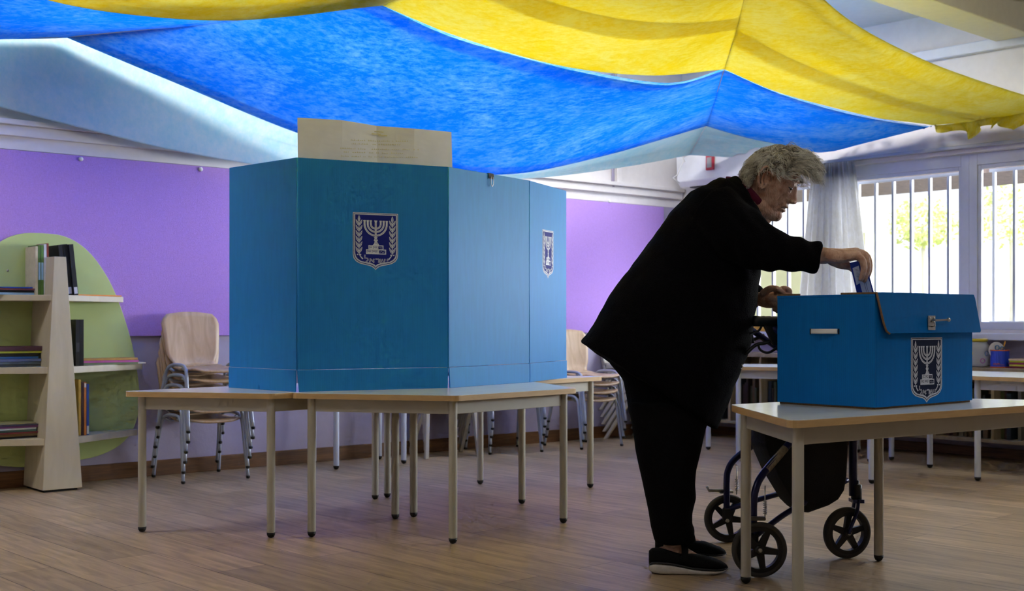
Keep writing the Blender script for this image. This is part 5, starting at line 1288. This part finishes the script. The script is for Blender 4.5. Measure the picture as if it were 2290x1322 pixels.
for sy in (-1, 1):
    for k in range(26):
        t = k/25; y_ = sy*(.016+.032*t); z_ = .043+.004*math.sin(t*PI)-.004*t; x_ = .0835-.012*t+.004
        eb.tube([H(x_, y_, z_), H(x_+.004, y_+sy*.004, z_+.003)], [.0007, .0003], 4)
eb.build('eyebrows', M_h2, person)
# ring on the finger
rg = MB(); c = P(1936, 584, 4.005)
rg.tube([c+V((.0105*math.cos(t), .0105*math.sin(t), .003*math.cos(t))) for t in (2*PI*k/20 for k in range(21))], .0014, 6); rg.build('ring', mat('gold', srgb(220, 190, 110), .25, 1.0), person, smooth=True)
# ================================================================ three-wheeled walker
M_bf = mat('walker_blue_paint', srgb(8, 18, 74), .3, .3, spec=.6); M_bp = mat('walker_black_plastic', srgb(13, 13, 15), .45); M_tyre = mat('walker_grey_tyre', srgb(62, 60, 58), .75, noise_amt=.12, scale=60); M_bag = mat('walker_black_bag', srgb(9, 9, 11), .85, bump=.4, bscale=260)
wk = thing('walker', 'blue three-wheeled walker with a black bag, standing behind the ballot table leg', 'walker', V((1.0, 4.42, 0)))
def wheel(c, yaw, R_=.0925):
    ax = V((math.sin(yaw), math.cos(yaw), 0)); c = V(c)
    w = MB().lathe(c-ax*.013, [(R_-.017, 0), (R_-.006, .0), (R_-.0015, .005), (R_, .013), (R_-.0015, .021), (R_-.006, .026), (R_-.017, .026)], 56, ax, caps=False).build('wheel', M_tyre, wk, smooth=True)
    m = MB(); ri = R_-.0165
    # rim ring, five spokes, hub
    e1 = ax.cross(V((0,0,1))).normalized(); e2 = V((0,0,1))
    def pt(r, a, y): return c+(e1*math.cos(a)+e2*math.sin(a))*r+ax*y
    for r_a, r_b, hw in ((ri-.013, ri+.001, .012),):
        N = 56
        A = [[pt(r_, 2*PI*k/N, y) for k in range(N)] for r_, y in ((r_a, -hw), (r_b, -hw), (r_b, hw), (r_a, hw), (r_a, -hw))]
        m.grid(A, close=True)
    for k in range(5):
        a0 = .3+2*PI*k/5+c.x; d_ = (e1*math.cos(a0)+e2*math.sin(a0)); t_ = (e1*-math.sin(a0)+e2*math.cos(a0))
        m.hexa([c+d_*.012-t_*.013-ax*.008, c+d_*.012+t_*.013-ax*.008, c+d_*.012+t_*.013+ax*.008, c+d_*.012-t_*.013+ax*.008,
                c+d_*(ri-.008)-t_*.0085-ax*.007, c+d_*(ri-.008)+t_*.0085-ax*.007, c+d_*(ri-.008)+t_*.0085+ax*.007, c+d_*(ri-.008)-t_*.0085+ax*.007])
    m.lathe(c-ax*.016, [(.013, 0), (.017, .003), (.017, .029), (.013, .032)], 20, ax)
    m.build('spokes', M_bp, w)
    MB().lathe(c-ax*.020, [(.004, 0), (.0075, .001), (.0075, .005)], 12, ax).build('axle_bolt', M_steel, w, smooth=True)
wn, wf, wfr = V((.8225, 4.09, .0925)), V((.8325, 4.74, .0925)), V((1.204, 4.42, .0925))
wheel(wn, 0); wheel(wf, 0); wheel(wfr, -.25)
RT = .0125
def bend(pts, r=RT, name='frame_tube', m=None, n=40, seg=12): return MB().tube(spline(pts, n), r, seg).build(name, m or M_bf, wk, smooth=True)
sx, sd = 1.226, 4.42
for wc, dd, nm in ((wn, 4.125, 'n'), (wf, 4.70, 'f')):
    k_ = .0 if nm == 'n' else .0
    X0 = wc.x-.012
    bend([V((X0, dd, .10)), V((X0, dd, .18)), V((X0, dd, .235)), V((X0+.006, dd, .285)), V((X0+.035, dd+(sd-dd)*.08, .335)), V((X0+.13, dd+(sd-dd)*.32, .42)), V((X0+.26, dd+(sd-dd)*.65, .53)), V((sx-.025, dd+(sd-dd)*.93, .62))])
    bend([V((X0+.01, dd, .135)), V((X0+.15, dd+(sd-dd)*.38, .20)), V((sx-.03, dd+(sd-dd)*.9, .285))], .010)
    MB().tube([V((X0, wc.y, .0925)), V((X0, dd+(.02 if nm == 'n' else -.02), .0925))], .007, 10).build('axle', M_steel, wk, smooth=True)
    MB().box((X0, dd, .115), (.030, .030, .05)).build('wheel_mount', M_bp, wk, bevel=.006)
    # parking brake pad and spring
    MB().box((X0+.004, wc.y, .196), (.055, .030, .012)).build('brake_pad', M_steel if nm == 'f' else mat('worn_brake', srgb(92, 88, 80), .6, .2), wk, bevel=.004)
    sp_ = [V((X0+.038+.006*math.cos(a), dd-.0+.006*math.sin(a), .205+.045*a/(2*PI*7))) for a in (2*PI*7*k/90 for k in range(91))]
    MB().tube(sp_, .0014, 5).tube([V((X0+.038, dd, .19)), V((X0+.038, dd, .30))], .002, 6).build('brake_spring', M_steel, wk, smooth=True)
    if nm == 'f': MB().tube([V((X0-.075, dd, .222)), V((X0-.068, dd, .206)), V((X0, dd, .205))], .006, 8).build('brake_pedal', M_steel, wk, smooth=True)
    # handle post, bracket, grip and brake lever
    hd = dd+.07 if nm == 'n' else dd-.07
    hx = .868
    bend([V((sx-.02, dd+(sd-dd)*.8, .58)), V((1.06, hd+(sd-hd)*.4, .70)), V((.93, hd, .80)), V((hx+.015, hd, .835))], .0115)
    MB().lathe(V((hx-.048, hd, .853)), [(.012, 0), (.018, .003), (.0185, .02), (.0175, .022), (.0185, .04), (.0175, .043), (.0185, .06), (.0175, .063), (.0185, .08), (.0175, .083), (.0185, .10), (.0175, .103), (.019, .125), (.013, .132)], 18, (1, 0, -.02)).build('grip', M_bp, wk, smooth=True)
    MB().hexa([V((hx+a, hd+b, .84)) for a, b in ((-.012, -.012), (.03, -.012), (.03, .012), (-.012, .012))]+[V((hx+a, hd+b, .84)) for a, b in ((-.012, -.012), (.03, -.012), (.03, .012), (-.012, .012))][:0]+[V((hx+a, hd+b, .77)) for a, b in ((.02, -.009), (.045, -.009), (.045, .009), (.02, .009))]).build('bracket', M_bp, wk, bevel=.004)
    MB().tube(spline([P(1668, 792, hd), P(1690, 772, hd), P(1715, 766, hd), P(1745, 752, hd), P(1775, 748, hd)], 24) if nm == 'n' else spline([V((.80, hd, .78)), V((.86, hd, .765)), V((.95, hd, .80))], 24), .006, 8).build('brake_lever', M_bp, wk, smooth=True)
    if nm == 'n':
        MB().tube(spline([P(1695, 766, hd), P(1700, 782, hd), P(1716, 789, hd), P(1732, 782, hd), P(1745, 770, hd)], 24), .0045, 8).build('brake_loop', M_bp, wk, smooth=True)
        MB().tube(spline([P(1660, 762, hd), P(1676, 748, hd), P(1696, 740, hd), P(1704, 728, hd)], 24), .004, 8).build('brake_cable', M_bp, wk, smooth=True)
MB().tube([V((sx, sd, .225)), V((sx, sd, .66))], .015, 14).build('steering_stem', M_bf, wk, smooth=True)
MB().box((sx+.005, sd, .47), (.045, .05, .035)).build('clamp', M_bp, wk, bevel=.005)
MB().lathe(V((sx+.012, sd, .212)), [(.016, 0), (.019, .003), (.019, .052), (.014, .055), (.009, .058), (.010, .066), (.006, .07)], 18).build('headset', M_bp, wk, smooth=True)
MB().tube(spline([V((sx+.012, sd-.024, .214)), V((sx+.006, sd-.026, .17)), V((wfr.x+.004, sd-.026, .11)), V((wfr.x, sd-.026, .0925))], 16), [(.014, .006)]*16, 10).tube(spline([V((sx+.012, sd+.024, .214)), V((sx+.006, sd+.026, .17)), V((wfr.x+.004, sd+.026, .11)), V((wfr.x, sd+.026, .0925))], 16), [(.014, .006)]*16, 10).box((sx+.012, sd, .208), (.04, .06, .012)).build('fork', M_bf, wk, smooth=False)
bagp = [(1688, 925), (1690, 985), (1700, 1012), (1722, 1062), (1748, 1105), (1762, 1128), (1776, 1142), (1800, 1146), (1845, 1130), (1866, 1117), (1880, 1095), (1886, 1060), (1892, 925)]
bg = MB(); N = 9
rows = []
for k in range(N):
    t = k/(N-1); y_ = 4.27+.30*t; sc_b = 1-.10*abs(2*t-1)**3
    cx, cz = P(1795, 1030, 4.42).x, P(1795, 1030, 4.42).z
    rows.append([V((cx+(P(a, b, 4.36).x-cx)*sc_b, y_, cz+(P(a, b, 4.36).z-cz)*sc_b)) for a, b in bagp])
bg.grid(rows, close=True); bg.addf(list(range(len(bagp)))[::-1]); bg.addf([len(bagp)*(N-1)+k for k in range(len(bagp))])
bg.build('bag', M_bag, wk, smooth=False, bevel=.006)
t0_ = V((.8105+.035, 4.1486, .335)); t1_ = V((.8105+.13, 4.219, .42)); 
MB().tube([t0_.lerp(t1_, .15), t0_.lerp(t1_, .95)], .0135, 12).build('worn_tape', mat('silver_tape', srgb(150, 140, 122), .6, noise_amt=.35, scale=90), wk, smooth=True)
# orange item on the window sill behind the walker handle
oi = MB().obox(rs(sof(1672, .06), .03, .7805), DR*.28, NR*.07, ZV*.045).build('box', mat('orange_card', srgb(206, 156, 60), .6), bevel=.004); tag(oi, 'small orange-yellow box on the window sill behind the walker handle', 'box')
# ================================================================ light
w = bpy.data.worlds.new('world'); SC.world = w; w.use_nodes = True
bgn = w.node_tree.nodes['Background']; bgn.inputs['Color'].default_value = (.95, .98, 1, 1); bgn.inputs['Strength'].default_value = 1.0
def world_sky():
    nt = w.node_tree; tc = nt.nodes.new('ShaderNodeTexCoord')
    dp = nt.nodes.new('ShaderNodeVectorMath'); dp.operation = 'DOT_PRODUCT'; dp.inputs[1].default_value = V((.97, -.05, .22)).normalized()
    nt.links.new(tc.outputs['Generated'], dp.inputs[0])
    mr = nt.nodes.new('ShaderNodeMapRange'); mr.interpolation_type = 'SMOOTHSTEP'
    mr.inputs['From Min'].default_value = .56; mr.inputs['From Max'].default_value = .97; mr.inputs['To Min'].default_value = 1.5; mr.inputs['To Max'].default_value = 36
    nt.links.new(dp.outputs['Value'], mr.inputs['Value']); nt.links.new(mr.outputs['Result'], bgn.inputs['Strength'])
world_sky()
def area(name, loc, rot, sx, sy, e, col, portal=False):
    l = bpy.data.lights.new(name, 'AREA'); l.shape = 'RECTANGLE'; l.size = sx; l.size_y = sy; l.energy = e; l.color = col
    o = bpy.data.objects.new(name, l); COL.objects.link(o); o.location = loc; o.rotation_euler = rot
    if portal: l.cycles.is_portal = True
    return o
for i, (a, b) in enumerate(win):
    c = rs((a+b)/2, -.30, (Z0+Z1)/2)
    o = area('window_portal', c, (0,0,0), b-a, Z1-Z0, 1, (1,1,1), True)
    o.rotation_mode = 'QUATERNION'; o.rotation_quaternion = (NR).to_track_quat('-Z', 'Z')
M_em = bpy.data.materials.new('lamp_diffuser'); M_em.use_nodes = True
b_ = M_em.node_tree.nodes['Principled BSDF']; b_.inputs['Emission Color'].default_value = (1, .97, .92, 1); b_.inputs['Emission Strength'].default_value = 36
M_fix = mat('lamp_housing', srgb(220, 220, 220), .4)
LAMPS = [(-1.7, 5.7), (-.55, 6.1), (.0, 7.4), (.75, 5.5), (1.1, 7.5), (-.4, 4.7), (1.55, 6.4), (-2.55, 4.7)]  # last two lamps are added to brighten the yellow and pale blue cloths
where_ = ['nearest the egg bookcase', 'over the booth', 'over the far chair stacks', 'over the gap right of the booth', 'near the far corner', 'over the front table', 'added to brighten the yellow cloth toward the window wall', 'added to brighten the left end of the pale blue cloth']
for k, (x, y) in enumerate(LAMPS):
    t = thing('ceiling_light', 'white fluorescent ceiling light above the cloths, %s' % where_[k], 'ceiling light', V((x, y, 2.75)), 0, 'ceiling lights above the cloths')
    MB().box((x, y, 2.82), (1.2, .30, .075)).build('housing', M_fix, t, bevel=.005)
    MB().box((x, y, 2.775), (1.14, .25, .012)).build('diffuser', M_em, t)
M_em2 = bpy.data.materials.new('warm_diffuser'); M_em2.use_nodes = True
b_ = M_em2.node_tree.nodes['Principled BSDF']; b_.inputs['Emission Color'].default_value = (1, .965, .91, 1); b_.inputs['Emission Strength'].default_value = 10.5
for k, (x, y) in enumerate([(-1.6, 2.6), (1.0, 1.6), (3.2, 2.8), (2.9, 5.0)]):  # fourth lamp is added out of view to light the cream beam
    t = thing('ceiling_light', 'white fluorescent ceiling light on the open ceiling, %s' % ['left of the camera', 'just above the camera', 'right of the camera', 'added by the windows to light the cream beam'][k], 'ceiling light', V((x, y, 2.75)), 0, 'ceiling lights of the open ceiling')
    dz = -.22 if k == 3 else 0
    MB().box((x, y, 2.82+dz), (1.2, .30, .075)).build('housing', M_fix, t, bevel=.005)
    MB().box((x, y, 2.765+dz), (1.14, .25, .05 if dz else .03)).build('diffuser', M_em2, t)
    if dz:
        for q_ in (-.5, .5): MB().tube([(x+q_, y, 2.6), (x+q_, y, HC)], .006, 8).build('rod', M_fix, t)
SC.view_settings.view_transform = 'Standard'; SC.view_settings.look = 'None'; SC.view_settings.gamma = 1; SC.view_settings.use_curve_mapping = False
SC.view_settings.exposure = 0.0
SC.cycles.max_bounces = 5; SC.cycles.diffuse_bounces = 3; SC.cycles.glossy_bounces = 2; SC.cycles.transmission_bounces = 4; SC.cycles.transparent_max_bounces = 8
SC.cycles.use_adaptive_sampling = True; SC.cycles.adaptive_threshold = .09; SC.cycles.adaptive_min_samples = 12; SC.cycles.use_light_tree = False
SC.cycles.sample_clamp_indirect = 6
SC.cycles.use_denoising = True
SC.cycles.caustics_reflective = False
